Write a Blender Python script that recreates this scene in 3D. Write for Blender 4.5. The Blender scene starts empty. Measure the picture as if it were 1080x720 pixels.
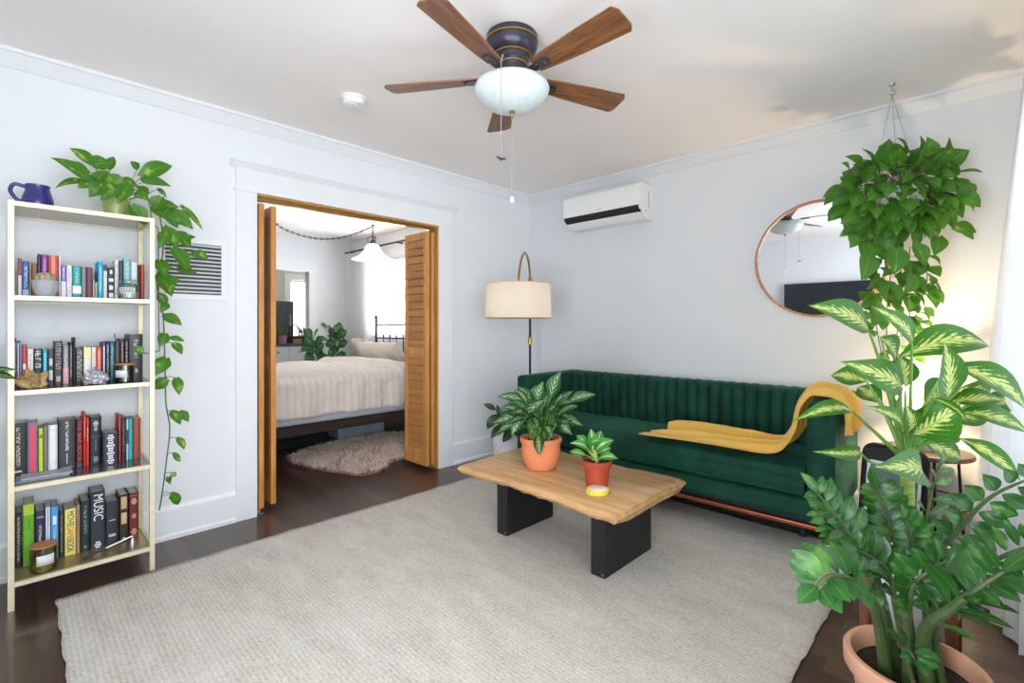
import bpy, math, random
from mathutils import Vector, Matrix
random.seed(7)
R = math.radians
C = bpy.context.scene.collection
def V(*a): return Vector(a)
# ------------------------------------------------------------------ camera geometry (metres; the room corner is the origin)
CAM = V(3.307, -3.629, 1.206)
HEAD = R(44.4)
FW = V(-math.sin(HEAD), math.cos(HEAD), 0); RT = V(math.cos(HEAD), math.sin(HEAD), 0); UP = V(0, 0, 1)
def at(px, py, d):                      # a point of the room at distance d in front of the camera
    return CAM + FW*d + RT*((px-540)/511*d) + UP*((343-py)/511*d)
def atx(px, py, x):
    r = FW + RT*((px-540)/511) + UP*((343-py)/511)
    return CAM + r*((x-CAM.x)/r.x)
def aty(px, py, y):
    r = FW + RT*((px-540)/511) + UP*((343-py)/511)
    return CAM + r*((y-CAM.y)/r.y)
# ------------------------------------------------------------------ materials
def lin(c):
    f = lambda v: v/12.92 if v <= .04045 else ((v+.055)/1.055)**2.4
    if isinstance(c, str): c = [int(c[i:i+2], 16)/255 for i in (0, 2, 4)]
    return tuple(f(v) for v in c) + (1,)
class NT:
    def __init__(s, name):
        s.m = bpy.data.materials.new(name); s.m.use_nodes = True; s.t = s.m.node_tree
        s.b = s.t.nodes['Principled BSDF']; s.out = s.t.nodes['Material Output']
    def n(s, t, **k):
        x = s.t.nodes.new(t)
        for a, b in k.items():
            if a.startswith('i_'): x.inputs[a[2:].replace('_', ' ')].default_value = b
            else: setattr(x, a, b)
        return x
    def l(s, a, b): s.t.links.new(a, b)
    def ramp(s, fac, stops):
        r = s.n('ShaderNodeValToRGB'); e = r.color_ramp.elements
        while len(e) < len(stops): e.new(.5)
        for q, (p, c) in zip(e, stops): q.position = p; q.color = c
        s.l(fac, r.inputs[0]); return r.outputs[0]
    def coord(s, kind='Object', scale=(1, 1, 1), rot=(0, 0, 0)):
        t = s.n('ShaderNodeTexCoord'); m = s.n('ShaderNodeMapping'); m.inputs['Scale'].default_value = scale; m.inputs['Rotation'].default_value = rot
        s.l(t.outputs[kind], m.inputs[0]); return m.outputs[0]
    def noise(s, vec, scale, detail=3, rough=.5):
        x = s.n('ShaderNodeTexNoise'); x.inputs['Scale'].default_value = scale; x.inputs['Detail'].default_value = detail; x.inputs['Roughness'].default_value = rough
        s.l(vec, x.inputs['Vector']); return x.outputs['Fac']
    def bump(s, h, strength=.3, dist=.01):
        b = s.n('ShaderNodeBump'); b.inputs['Strength'].default_value = strength; b.inputs['Distance'].default_value = dist
        s.l(h, b.inputs['Height']); s.l(b.outputs[0], s.b.inputs['Normal']); return b
def mat(name, col, rough=.5, metal=0, vary=.08, nscale=20, bump=0, bscale=200, coat=0, spec=.5, sheen=0, emit=None, trans=0, stretch=(1, 1, 1)):
    t = NT(name); c = lin(col); b = t.b
    b.inputs['Roughness'].default_value = rough; b.inputs['Metallic'].default_value = metal
    b.inputs['Specular IOR Level'].default_value = spec; b.inputs['Coat Weight'].default_value = coat
    if sheen: b.inputs['Sheen Weight'].default_value = sheen; b.inputs['Sheen Roughness'].default_value = .4
    co = t.coord(scale=stretch)
    lo = tuple(v*(1-vary) for v in c[:3])+(1,); hi = tuple(min(1, v*(1+vary)) for v in c[:3])+(1,)
    t.l(t.ramp(t.noise(co, nscale), [(.3, lo), (.7, hi)]), b.inputs['Base Color'])
    if bump: t.bump(t.noise(co, bscale), bump, .004)
    if emit: b.inputs['Emission Color'].default_value = lin(emit[0]); b.inputs['Emission Strength'].default_value = emit[1]
    if trans: b.inputs['Transmission Weight'].default_value = trans
    return t.m
def wood(name, c0, c1, axis='x', scale=1, rough=.45, coat=0, knots=True):
    t = NT(name); st = {'x': (1.2, 14, 14), 'y': (14, 1.2, 14), 'z': (14, 14, 1.2)}[axis]
    co = t.coord(scale=tuple(v*scale for v in st))
    f = t.noise(co, 2.2, 6, .6)
    g = t.noise(co, 9, 4, .6)
    mx = t.n('ShaderNodeMath', operation='MULTIPLY_ADD'); t.l(g, mx.inputs[0]); mx.inputs[1].default_value = .35; t.l(f, mx.inputs[2])
    t.l(t.ramp(mx.outputs[0], [(.42, lin(c0)), (.82, lin(c1))]), t.b.inputs['Base Color'])
    t.b.inputs['Roughness'].default_value = rough; t.b.inputs['Coat Weight'].default_value = coat
    t.bump(f, .15, .002); return t.m
M = {}
M['wall'] = mat('wall_paint', 'e9ebee', .75, vary=.015, nscale=2, bump=.05, bscale=60)
M['wallback'] = mat('back_wall_dimmed', 'dddfe2', .6, vary=.02, nscale=1.5, bump=.05, bscale=60)  # greyer than the left wall: its weaker light is put into the colour
M['ceil'] = mat('ceiling_paint', 'f8f2ef', .9, vary=.02, nscale=1.2, bump=.04, bscale=40)
M['trim'] = mat('trim_gloss_paint', 'eceef0', .35, vary=.01, bump=.02, bscale=30)
M['kitchenwall'] = mat('kitchen_paint', 'd9d6c4', .8, vary=.02)
def floor_mat():
    t = NT('dark_plank_floor'); co = t.coord()
    br = t.n('ShaderNodeTexBrick'); br.offset = .37; br.inputs['Scale'].default_value = 1
    br.inputs['Brick Width'].default_value = 1.1; br.inputs['Row Height'].default_value = .083; br.inputs['Mortar Size'].default_value = .0012
    br.inputs['Color1'].default_value = (.15, .15, .15, 1); br.inputs['Color2'].default_value = (.9, .9, .9, 1); br.inputs['Mortar'].default_value = (0, 0, 0, 1)
    t.l(co, br.inputs['Vector'])
    g = t.noise(t.coord(scale=(1.5, 22, 1)), 2.5, 6, .65)
    mx = t.n('ShaderNodeMix', data_type='FLOAT'); mx.inputs[0].default_value = .45
    sep = t.n('ShaderNodeSeparateColor'); t.l(br.outputs['Color'], sep.inputs[0]); t.l(g, mx.inputs[2]); t.l(sep.outputs[0], mx.inputs[3])
    t.l(t.ramp(mx.outputs[0], [(.05, lin('1b1210')), (.35, lin('3a2923')), (.75, lin('5c463a'))]), t.b.inputs['Base Color'])
    t.b.inputs['Roughness'].default_value = .3; t.b.inputs['Coat Weight'].default_value = .15
    t.bump(mx.outputs[0], .12, .002); return t.m
M['floor'] = floor_mat()
def rug_mat():
    t = NT('woven_rug'); co = t.coord()
    w = t.n('ShaderNodeTexWave', wave_type='BANDS', bands_direction='Y'); w.inputs['Scale'].default_value = 18; w.inputs['Distortion'].default_value = 1.3; w.inputs['Detail'].default_value = 2; w.inputs['Detail Scale'].default_value = 3
    t.l(co, w.inputs['Vector'])
    n1 = t.noise(co, 130, 3, .7); n2 = t.noise(t.coord(scale=(1, 3, 1)), 3, 4, .6)
    a = t.n('ShaderNodeMath', operation='MULTIPLY_ADD'); t.l(w.outputs['Fac'], a.inputs[0]); a.inputs[1].default_value = .11; t.l(n1, a.inputs[2])
    b = t.n('ShaderNodeMath', operation='MULTIPLY_ADD'); t.l(n2, b.inputs[0]); b.inputs[1].default_value = .5; t.l(a.outputs[0], b.inputs[2])
    t.l(t.ramp(b.outputs[0], [(.45, lin('9a938a')), (.75, lin('c4beb5')), (1.0, lin('d9d4cc'))]), t.b.inputs['Base Color'])
    t.b.inputs['Roughness'].default_value = .95; t.b.inputs['Specular IOR Level'].default_value = .1
    t.bump(a.outputs[0], .6, .007); return t.m
M['rug'] = rug_mat()
def velvet():
    t = NT('green_velvet'); co = t.coord()
    f = t.noise(co, 5, 4, .6)
    t.l(t.ramp(f, [(.3, lin('0a2f25')), (.7, lin('174a3a'))]), t.b.inputs['Base Color'])
    b = t.b; b.inputs['Roughness'].default_value = .75; b.inputs['Sheen Weight'].default_value = .32; b.inputs['Sheen Roughness'].default_value = .35
    b.inputs['Sheen Tint'].default_value = lin('6fb39c'); b.inputs['Specular IOR Level'].default_value = .2
    t.bump(t.noise(co, 14, 3), .15, .01); return t.m
M['velvet'] = velvet()
M['copper'] = mat('copper_bar', '96543a', .35, .8, vary=.1)
M['gold'] = mat('brushed_champagne_gold', 'e2d7b8', .42, .35, vary=.06, nscale=30)
M['shelf'] = mat('gold_lacquer_board', '9a8660', .22, .35, vary=.05)
M['glass_shelf'] = mat('smoked_glossy_board', '6d7076', .1, .5, vary=.05)
M['black'] = mat('matt_black_metal', '1b1b1d', .5, .1, vary=.15, bump=.03)
M['blackgloss'] = mat('gloss_black', '0c0d10', .12, 0, vary=.1)
M['brass'] = mat('brass', 'b08d4e', .3, .9, vary=.08)
M['white'] = mat('white_plastic', 'f0f0ee', .35, vary=.01)
M['bronze'] = mat('dark_bronze', '45444f', .35, .6, vary=.12)
M['chrome'] = mat('brushed_steel', 'b9b9ba', .3, .95, vary=.05)
M['terracotta'] = mat('terracotta', 'd98358', .8, vary=.08, nscale=9, bump=.1, bscale=80)
M['terracotta_pale'] = mat('pale_terracotta', 'd8a284', .8, vary=.1, nscale=7, bump=.12, bscale=60)
M['redpot'] = mat('red_plastic_pot', 'a8412c', .5, vary=.06)
M['whitepot'] = mat('white_ceramic', 'e4e4e6', .35, vary=.03)
M['greenpot'] = mat('pale_green_glass_pot', 'a7b66a', .3, vary=.1)
M['soil'] = mat('potting_soil', '33261d', .95, vary=.5, nscale=60, bump=1, bscale=90)
M['doorwood'] = wood('orange_pine', 'b5742f', 'd79a50', 'z', 1.2, .4, .2)
M['doorslat'] = wood('louvre_pine', 'a2672f', 'bf864b', 'x', 1.0, .45)
M['walnut'] = wood('walnut_fan_blade', '46291a', '91603a', 'x', 1.5, .4, .1)
M['tabletop'] = wood('acacia_slab', '9a6f42', 'cfa470', 'x', .9, .4, .15)
M['standwood'] = wood('stained_beech', '5f3524', '8a553a', 'z', 1.2, .45)
M['darkwood'] = wood('dark_table_wood', '2c211c', '4b3a31', 'x', 1.2, .4)
M['taupe'] = wood('taupe_shelf_wood', '705c50', '8a7466', 'x', 1, .5)
M['lidwood'] = wood('lid_wood', '9a6034', 'c58a56', 'x', 6, .5)
def cloth(name, c, c2=None, trans=.35, scale=160, rough=.9):
    t = NT(name); co = t.coord(); f = t.noise(co, scale, 2)
    t.l(t.ramp(f, [(.3, lin(c2 or c)), (.7, lin(c))]), t.b.inputs['Base Color']); t.b.inputs['Roughness'].default_value = rough; t.b.inputs['Specular IOR Level'].default_value = .1
    t.bump(f, .2, .003)
    if trans:
        tr = t.n('ShaderNodeBsdfTranslucent'); tr.inputs[0].default_value = lin(c); mx = t.n('ShaderNodeMixShader'); mx.inputs[0].default_value = trans
        t.l(t.b.outputs[0], mx.inputs[1]); t.l(tr.outputs[0], mx.inputs[2]); t.l(mx.outputs[0], t.out.inputs[0])
    return t.m
M['curtain'] = cloth('sheer_white_curtain', 'f2f2f4', 'eaeaec', .45)
M['linen'] = cloth('cream_linen', 'e8ddd2', 'd8cabd', 0, 90)
M['stripe'] = cloth('striped_oatmeal_linen', 'd9ccbf', 'c2b2a4', 0, 40)
M['sheet'] = cloth('pale_blue_sheet', 'd5dae2', 'c6ccd6', 0, 90)
M['shade'] = cloth('lamp_shade_fabric', 'fdf8ee', 'faf3e6', .7)
M['screen'] = mat('dark_tv_screen', '20262c', .08, 0, vary=.1, spec=.6)
def throw_mat():
    t = NT('mustard_knit'); co = t.coord('UV', (60, 60, 1))
    w = t.n('ShaderNodeTexWave', wave_type='BANDS', bands_direction='Y'); w.inputs['Scale'].default_value = .5; w.inputs['Distortion'].default_value = .6
    t.l(co, w.inputs['Vector'])
    t.l(t.ramp(w.outputs['Fac'], [(.1, lin('e0a630')), (.7, lin('fccb55'))]), t.b.inputs['Base Color']); t.b.inputs['Roughness'].default_value = .9; t.b.inputs['Sheen Weight'].default_value = .3
    t.bump(w.outputs['Fac'], .6, .006); return t.m
M['throw'] = throw_mat()
def duvet_mat():
    t = NT('striped_duvet_linen'); co = t.coord()
    w = t.n('ShaderNodeTexWave', wave_type='BANDS', bands_direction='Y'); w.inputs['Scale'].default_value = 5; w.inputs['Distortion'].default_value = .6
    t.l(co, w.inputs['Vector']); n = t.noise(co, 12, 4)
    a = t.n('ShaderNodeMath', operation='MULTIPLY_ADD'); t.l(w.outputs['Fac'], a.inputs[0]); a.inputs[1].default_value = .5; t.l(n, a.inputs[2])
    t.l(t.ramp(a.outputs[0], [(.3, lin('e2d6cb')), (1.1, lin('efe8e0'))]), t.b.inputs['Base Color']); t.b.inputs['Roughness'].default_value = .95
    t.bump(n, .5, .03); return t.m
M['duvet'] = duvet_mat()
def leafmat(name, edge, mid, vein, spread=.5, stripes=0, noisy=.5, trans=.3, rough=.35, tcol=None, nsc=24, freq=62, uw=1):
    """edge colour, centre/variegation colour, midrib colour; UV u across the blade, v along it"""
    t = NT(name); tc = t.n('ShaderNodeTexCoord'); sp = t.n('ShaderNodeSeparateXYZ'); t.l(tc.outputs['UV'], sp.inputs[0])
    a = t.n('ShaderNodeMath', operation='SUBTRACT'); t.l(sp.outputs[0], a.inputs[0]); a.inputs[1].default_value = .5
    ab = t.n('ShaderNodeMath', operation='ABSOLUTE'); t.l(a.outputs[0], ab.inputs[0])          # 0 centre .. .5 edge
    nz = t.noise(t.coord('Object'), nsc, 3, .6)
    # slanted stripes v - |u|
    d = t.n('ShaderNodeMath', operation='SUBTRACT'); t.l(sp.outputs[1], d.inputs[0]); t.l(ab.outputs[0], d.inputs[1])
    s = t.n('ShaderNodeMath', operation='MULTIPLY'); t.l(d.outputs[0], s.inputs[0]); s.inputs[1].default_value = freq
    sn = t.n('ShaderNodeMath', operation='SINE'); t.l(s.outputs[0], sn.inputs[0])
    q = t.n('ShaderNodeMath', operation='MULTIPLY_ADD'); t.l(sn.outputs[0], q.inputs[0]); q.inputs[1].default_value = stripes; mu = t.n('ShaderNodeMath', operation='MULTIPLY'); t.l(ab.outputs[0], mu.inputs[0]); mu.inputs[1].default_value = uw; t.l(mu.outputs[0], q.inputs[2])
    q2 = t.n('ShaderNodeMath', operation='MULTIPLY_ADD'); t.l(nz, q2.inputs[0]); q2.inputs[1].default_value = noisy; t.l(q.outputs[0], q2.inputs[2])
    f = q2.outputs[0]; h = spread+noisy*.5
    col = t.ramp(f, [(max(.001, h-.09), lin(mid)), (h+.05, lin(edge))])
    rib = t.ramp(ab.outputs[0], [(.012, (1, 1, 1, 1)), (.03, (0, 0, 0, 1))])
    mx = t.n('ShaderNodeMix', data_type='RGBA'); t.l(rib, mx.inputs[0]); t.l(col, mx.inputs[6]); mx.inputs[7].default_value = lin(vein)
    t.l(mx.outputs[2], t.b.inputs['Base Color']); t.b.inputs['Roughness'].default_value = rough; t.b.inputs['Specular IOR Level'].default_value = .45
    t.bump(sn.outputs[0], .12, .003)
    tr = t.n('ShaderNodeBsdfTranslucent')
    if tcol: tr.inputs[0].default_value = lin(tcol)
    else: t.l(mx.outputs[2], tr.inputs[0])
    m2 = t.n('ShaderNodeMixShader'); m2.inputs[0].default_value = trans; t.l(t.b.outputs[0], m2.inputs[1]); t.l(tr.outputs[0], m2.inputs[2]); t.l(m2.outputs[0], t.out.inputs[0])
    return t.m
M['pothos'] = leafmat('pothos_leaf', '4a8420', 'a9c64a', '7fa845', -.08, .0, 1.2, .32, .3, nsc=18, uw=.3)
M['pothos_dark'] = leafmat('hanging_pothos_leaf', '558d30', 'a3c655', '6fae40', -.15, .0, 1.2, .42, .3, nsc=14, uw=.3)
M['dieff'] = leafmat('dieffenbachia_leaf', '3a7a14', 'd9e184', 'a4cc66', .14, .09, .5, .3, .3, freq=48, nsc=40)
M['agla'] = leafmat('chinese_evergreen_leaf', '1d5222', 'b2cf98', '8db97c', .0, .3, .2, .25, .35, freq=34)
M['philo'] = leafmat('young_philodendron_leaf', '4d9a3f', 'c5deaa', 'e6eec6', .08, .0, .3, .35, .35)
M['zz'] = leafmat('zz_leaflet', '2f6428', '5f9442', '5a904a', -.06, .0, 1.2, .22, .2, nsc=11, uw=.2)
M['dark_leaf'] = leafmat('dark_house_plant_leaf', '2c4a2c', '3f5f38', '5b7a4c', .1, .05, .5, .15, .35)
M['fiddle'] = leafmat('fiddle_leaf', '3f7040', '5f9257', '8fb57c', .1, .04, .5, .25, .35)
M['stem'] = mat('green_stem', '6b9a3f', .5, vary=.15, nscale=30)
M['stem_dark'] = mat('olive_stem', '4a6035', .55, vary=.25, nscale=30)
M['stem_pale'] = mat('pale_cane', '9fbd5c', .5, vary=.3, nscale=25, stretch=(1, 1, 6))
M['vine'] = mat('brown_vine', '5d5a33', .6, vary=.2)
def glass(name, col=(1, 1, 1, 1), gl=.08):
    t = NT(name); tr = t.n('ShaderNodeBsdfTransparent'); tr.inputs[0].default_value = col; g = t.n('ShaderNodeBsdfGlossy'); g.inputs['Roughness'].default_value = .03
    fr = t.n('ShaderNodeLayerWeight'); fr.inputs[0].default_value = .25
    m = t.n('ShaderNodeMixShader'); mu = t.n('ShaderNodeMath', operation='MULTIPLY_ADD'); t.l(fr.outputs['Fresnel'], mu.inputs[0]); mu.inputs[1].default_value = .6; mu.inputs[2].default_value = gl*.5
    t.l(mu.outputs[0], m.inputs[0]); t.l(tr.outputs[0], m.inputs[1]); t.l(g.outputs[0], m.inputs[2]); t.l(m.outputs[0], t.out.inputs[0]); return t.m
M['glass'] = glass('window_glass', (.96, .98, 1, 1))
M['jarglass'] = glass('jar_glass', (.85, .92, .9, 1), .2)
M['greenglass'] = glass('olive_glass', (.72, .74, .22, 1), .2)
M['smokeglass'] = glass('dark_amber_glass', (.25, .24, .12, 1), .2)
def mirror_mat():
    t = NT('mirror_silver'); t.b.inputs['Metallic'].default_value = 1; t.b.inputs['Roughness'].default_value = .01; t.b.inputs['Base Color'].default_value = (.93, .94, .95, 1); return t.m
M['mirror'] = mirror_mat()
# ------------------------------------------------------------------ mesh building
class MB:
    def __init__(s): s.v = []; s.f = []; s.uv = []
    def add(s, vs, fs, uvs=None):
        o = len(s.v); s.v += [Vector(p) for p in vs]; s.f += [tuple(i+o for i in f) for f in fs]
        s.uv += list(uvs) if uvs else [(p[0], p[1]) for p in vs]; return s
    def box(s, x0, x1, y0, y1, z0, z1, m=None):
        vs = [V(x, y, z) for x in (x0, x1) for y in (y0, y1) for z in (z0, z1)]
        if m: vs = [m @ p for p in vs]
        return s.add(vs, [(0, 1, 3, 2), (4, 6, 7, 5), (0, 4, 5, 1), (2, 3, 7, 6), (0, 2, 6, 4), (1, 5, 7, 3)])
    def tube(s, pts, r, seg=8, cap=True):
        pts = [Vector(p) for p in pts]; n = len(pts); rs = r if isinstance(r, (list, tuple)) else [r]*n
        vs = []; prev = None
        for i, p in enumerate(pts):
            t = (pts[min(i+1, n-1)]-pts[max(i-1, 0)]).normalized()
            if prev is None: a = t.cross(V(0, 0, 1) if abs(t.z) < .9 else V(1, 0, 0)).normalized()
            else: a = (prev - t*prev.dot(t)).normalized()
            prev = a; b = t.cross(a)
            for k in range(seg):
                w = 2*math.pi*k/seg; vs.append(p+(a*math.cos(w)+b*math.sin(w))*rs[i])
        fs = [(i*seg+k, i*seg+(k+1) % seg, (i+1)*seg+(k+1) % seg, (i+1)*seg+k) for i in range(n-1) for k in range(seg)]
        if cap: fs += [tuple(range(seg))[::-1], tuple((n-1)*seg+k for k in range(seg))]
        return s.add(vs, fs)
    def lathe(s, prof, c=(0, 0, 0), seg=40, m=None):
        vs = []; c = Vector(c)
        for r, z in prof:
            for k in range(seg):
                w = 2*math.pi*k/seg; vs.append(c+V(r*math.cos(w), r*math.sin(w), z))
        n = len(prof); fs = [(i*seg+k, i*seg+(k+1) % seg, (i+1)*seg+(k+1) % seg, (i+1)*seg+k) for i in range(n-1) for k in range(seg)]
        if prof[0][0] > 1e-5: fs.append(tuple(range(seg))[::-1])
        if prof[-1][0] > 1e-5: fs.append(tuple((n-1)*seg+k for k in range(seg)))
        if m: vs = [m @ p for p in vs]
        return s.add(vs, fs)
    def prism(s, poly, h0, h1, fn):          # poly in (a,b); fn(a,b,h) -> point
        n = len(poly); vs = [fn(a, b, h0) for a, b in poly]+[fn(a, b, h1) for a, b in poly]
        return s.add(vs, [tuple(range(n))[::-1], tuple(range(n, 2*n))]+[(i, (i+1) % n, n+(i+1) % n, n+i) for i in range(n)])
    def grid(s, nu, nv, fn, uv=True):
        vs = []; uvs = []
        for i in range(nu+1):
            for j in range(nv+1):
                vs.append(fn(i/nu, j/nv)); uvs.append((i/nu, j/nv))
        return s.add(vs, [(i*(nv+1)+j, (i+1)*(nv+1)+j, (i+1)*(nv+1)+j+1, i*(nv+1)+j+1) for i in range(nu) for j in range(nv)], uvs)
    def leaf(s, base, tip, w, nrm, shape='lance', bend=.12, fold=.18, n=7, twist=0):
        base = Vector(base); tip = Vector(tip); d = tip-base; L = d.length
        if L < 1e-5: return s
        d.normalize(); side = d.cross(Vector(nrm))
        if side.length < 1e-4: side = d.cross(V(.3, .5, .8))
        side.normalize(); up = side.cross(d).normalized()
        if twist: side, up = side*math.cos(twist)+up*math.sin(twist), up*math.cos(twist)-side*math.sin(twist)
        P = {'lance': [.06, .55, .9, 1, .92, .68, .34, 0], 'heart': [.25, .85, 1, .97, .84, .62, .32, 0], 'oval': [.1, .6, .88, 1, 1, .84, .52, .05], 'fiddle': [.12, .55, .75, .72, .92, 1, .75, .1], 'zz': [.12, .55, .85, 1, .98, .8, .45, 0]}[shape]
        vs = []; uvs = []
        for i in range(n+1):
            t = i/n; q = t*7; k = min(6, int(q)); hw = (P[k]+(P[k+1]-P[k])*(q-k))*w/2
            c = base+d*(L*t)+up*(bend*L*(4*t*(1-t))) 
            back = -d*(.12*L) if (shape == 'heart' and i == 0) else V(0, 0, 0)
            for u in (-1, -.5, 0, .5, 1):
                vs.append(c+side*(u*hw)+up*(fold*hw*abs(u)**1.5)+(back*abs(u) if u else V(0, 0, 0))); uvs.append((.5+.5*u, t))
        return s.add(vs, [(i*5+j, (i+1)*5+j, (i+1)*5+j+1, i*5+j+1) for i in range(n) for j in range(4)], uvs)
XF = {}
def link(name, data, parent=None):
    o = bpy.data.objects.new(name, data); C.objects.link(o)
    if parent: o.parent = parent
    return o
def obj(name, mb, m, parent=None, loc=None, smooth=True, bevel=0, solid=0, sub=0, local=False, ang=40):
    """mesh object; vertices in room coordinates unless local=True, stored relative to its thing"""
    if parent is not None: X = XF[parent]
    else: X = Matrix.Translation(Vector(loc)) if loc is not None else Matrix.Identity(4)
    inv = Matrix.Identity(4) if local else X.inverted()
    me = bpy.data.meshes.new(name); me.from_pydata([inv @ p for p in mb.v], [], mb.f)
    uvl = me.uv_layers.new(name='UVMap')
    for lp in me.loops: uvl.data[lp.index].uv = mb.uv[lp.vertex_index]
    me.materials.append(m if not isinstance(m, str) else M[m])
    import bmesh
    b = bmesh.new(); b.from_mesh(me); bmesh.ops.recalc_face_normals(b, faces=b.faces[:]) if solid == 0 else None; b.to_mesh(me); b.free()
    if smooth:
        for p in me.polygons: p.use_smooth = True
        try: me.set_sharp_from_angle(angle=R(ang))
        except Exception: pass
    me.update()
    o = link(name, me, parent)
    if parent is None and loc is not None: o.location = Vector(loc)
    XF[o] = X
    if bevel:
        q = o.modifiers.new('bevel', 'BEVEL'); q.width = bevel; q.segments = 3; q.limit_method = 'ANGLE'; q.angle_limit = R(40)
    if solid:
        q = o.modifiers.new('solid', 'SOLIDIFY'); q.thickness = solid; q.offset = 0
    if sub:
        q = o.modifiers.new('sub', 'SUBSURF'); q.levels = sub; q.render_levels = sub
    return o
def tag(o, label, cat, group=None):
    o['label'] = label; o['category'] = cat
    if group: o['group'] = group
    return o
def thing(name, label, cat, loc, rot=0, group=None):
    o = link(name, None); o.location = Vector(loc); o.rotation_euler = (0, 0, rot); o.empty_display_size = .05
    XF[o] = Matrix.Translation(Vector(loc)) @ Matrix.Rotation(rot, 4, 'Z')
    return tag(o, label, cat, group)
def struct(name, mb, m, **k):
    o = obj(name, mb, m, **k); o['kind'] = 'structure'; return o
def bez(p0, p1, p2, n=8):
    p0, p1, p2 = Vector(p0), Vector(p1), Vector(p2)
    return [p0*(1-t)**2+p1*(2*t*(1-t))+p2*t*t for t in [i/n for i in range(n+1)]]
def catmull(pts, n=6):
    pts = [Vector(p) for p in pts]; out = []
    for i in range(len(pts)-1):
        a = pts[max(i-1, 0)]; b = pts[i]; c = pts[i+1]; d = pts[min(i+2, len(pts)-1)]
        for k in range(n):
            t = k/n; out.append(.5*((2*b)+(c-a)*t+(2*a-5*b+4*c-d)*t*t+(3*b-a-3*c+d)*t**3))
    return out+[pts[-1]]
def text(s, size, m, parent, name, origin, xax, yax, world=True, maxlen=None, depth=.0004):
    cu = bpy.data.curves.new('t', 'FONT'); cu.body = s; cu.size = size; cu.extrude = depth; cu.align_x = 'CENTER'; cu.align_y = 'CENTER'
    o = bpy.data.objects.new('t', cu); C.objects.link(o); dg = bpy.context.evaluated_depsgraph_get(); me = bpy.data.meshes.new_from_object(o.evaluated_get(dg))
    bpy.data.objects.remove(o); xax = Vector(xax).normalized(); yax = Vector(yax).normalized(); z = xax.cross(yax)
    w = max(v.co.x for v in me.vertices)-min(v.co.x for v in me.vertices); k = 1 if not maxlen else maxlen/w
    mb = MB(); mb.add([Vector(origin)+xax*(v.co.x*k)+yax*v.co.y+z*v.co.z for v in me.vertices], [tuple(p.vertices) for p in me.polygons])
    bpy.data.meshes.remove(me)
    return obj(name, mb, m, parent, smooth=False)
# ================================================================== THE SETTING
H = 2.5
def slab(axis, c0, c1, a0, a1, z0, z1, holes=()):
    """wall between c0..c1 on its thickness axis, a0..a1 along, with rectangular holes (a0,a1,z0,z1)"""
    mb = MB(); A = sorted({a0, a1, *[h[0] for h in holes], *[h[1] for h in holes]}); Z = sorted({z0, z1, *[h[2] for h in holes], *[h[3] for h in holes]})
    for i in range(len(A)-1):
        for k in range(len(Z)-1):
            am = (A[i]+A[i+1])/2; zm = (Z[k]+Z[k+1])/2
            if any(h[0] < am < h[1] and h[2] < zm < h[3] for h in holes): continue
            if axis == 'x': mb.box(c0, c1, A[i], A[i+1], Z[k], Z[k+1])
            else: mb.box(A[i], A[i+1], c0, c1, Z[k], Z[k+1])
    return mb
XR, YF = 3.55, -4.66
OY0, OY1, OZ = -2.565, -1.15, 2.03
struct('floor', MB().box(-6.3, 3.8, -4.9, 1.2, -.1, 0), 'floor', smooth=False)
struct('ceiling', MB().box(-6.3, 3.8, -4.9, 1.2, H, H+.1), 'ceil', smooth=False)
struct('wall_left', slab('x', -.12, 0, YF, 0, 0, H, [(OY0-.02, OY1+.02, -1, OZ+.02)]), 'wall', smooth=False)
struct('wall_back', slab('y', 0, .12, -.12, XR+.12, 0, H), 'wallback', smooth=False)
WIN_R = [(-2.0, -.5, .55, 2.2), (-4.3, -2.5, .55, 2.2)]
struct('wall_right', slab('x', XR, XR+.12, YF-.12, 0, 0, H, WIN_R), 'wall', smooth=False)
FILL_DOOR = (2.5, 3.4, 0, 2.1)  # opening added in the unseen rear wall to let in fill light
WIN_F = (.15, .95, .6, 2.2)
struct('wall_front', slab('y', YF-.12, YF, -.12, XR, 0, H, [FILL_DOOR]), 'wall', smooth=False)
BX = -3.77
BW = (-3.08, -1.35, 1.0, 2.14)
struct('wall_bedroom_back', slab('y', .0, .12, BX-.12, -.12, 0, H, [BW]), 'wall', smooth=False)
KD = (-1.75, -.65, 0, 1.99)
struct('wall_bedroom_left', slab('x', BX-.12, BX, -3.4, 0, 0, H, [KD]), 'wall', smooth=False)
struct('wall_bedroom_front', slab('y', -3.52, -3.4, BX-.12, -.12, 0, H), 'wall', smooth=False)
KX = -5.6; KW = (-.21, .45, .95, 2.03)
struct('wall_kitchen_left', slab('x', KX-.12, KX, -2.3, 1.0, 0, H, [KW]), 'kitchenwall', smooth=False)
struct('wall_kitchen_back', slab('y', 1.0, 1.12, KX-.12, BX, 0, H), 'kitchenwall', smooth=False)
struct('wall_kitchen_front', slab('y', -2.42, -2.3, KX-.12, BX-.12, 0, H), 'kitchenwall', smooth=False)
struct('wall_kitchen_right', slab('x', BX-.12, BX, .12, 1.0, 0, H), 'kitchenwall', smooth=False)
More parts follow.
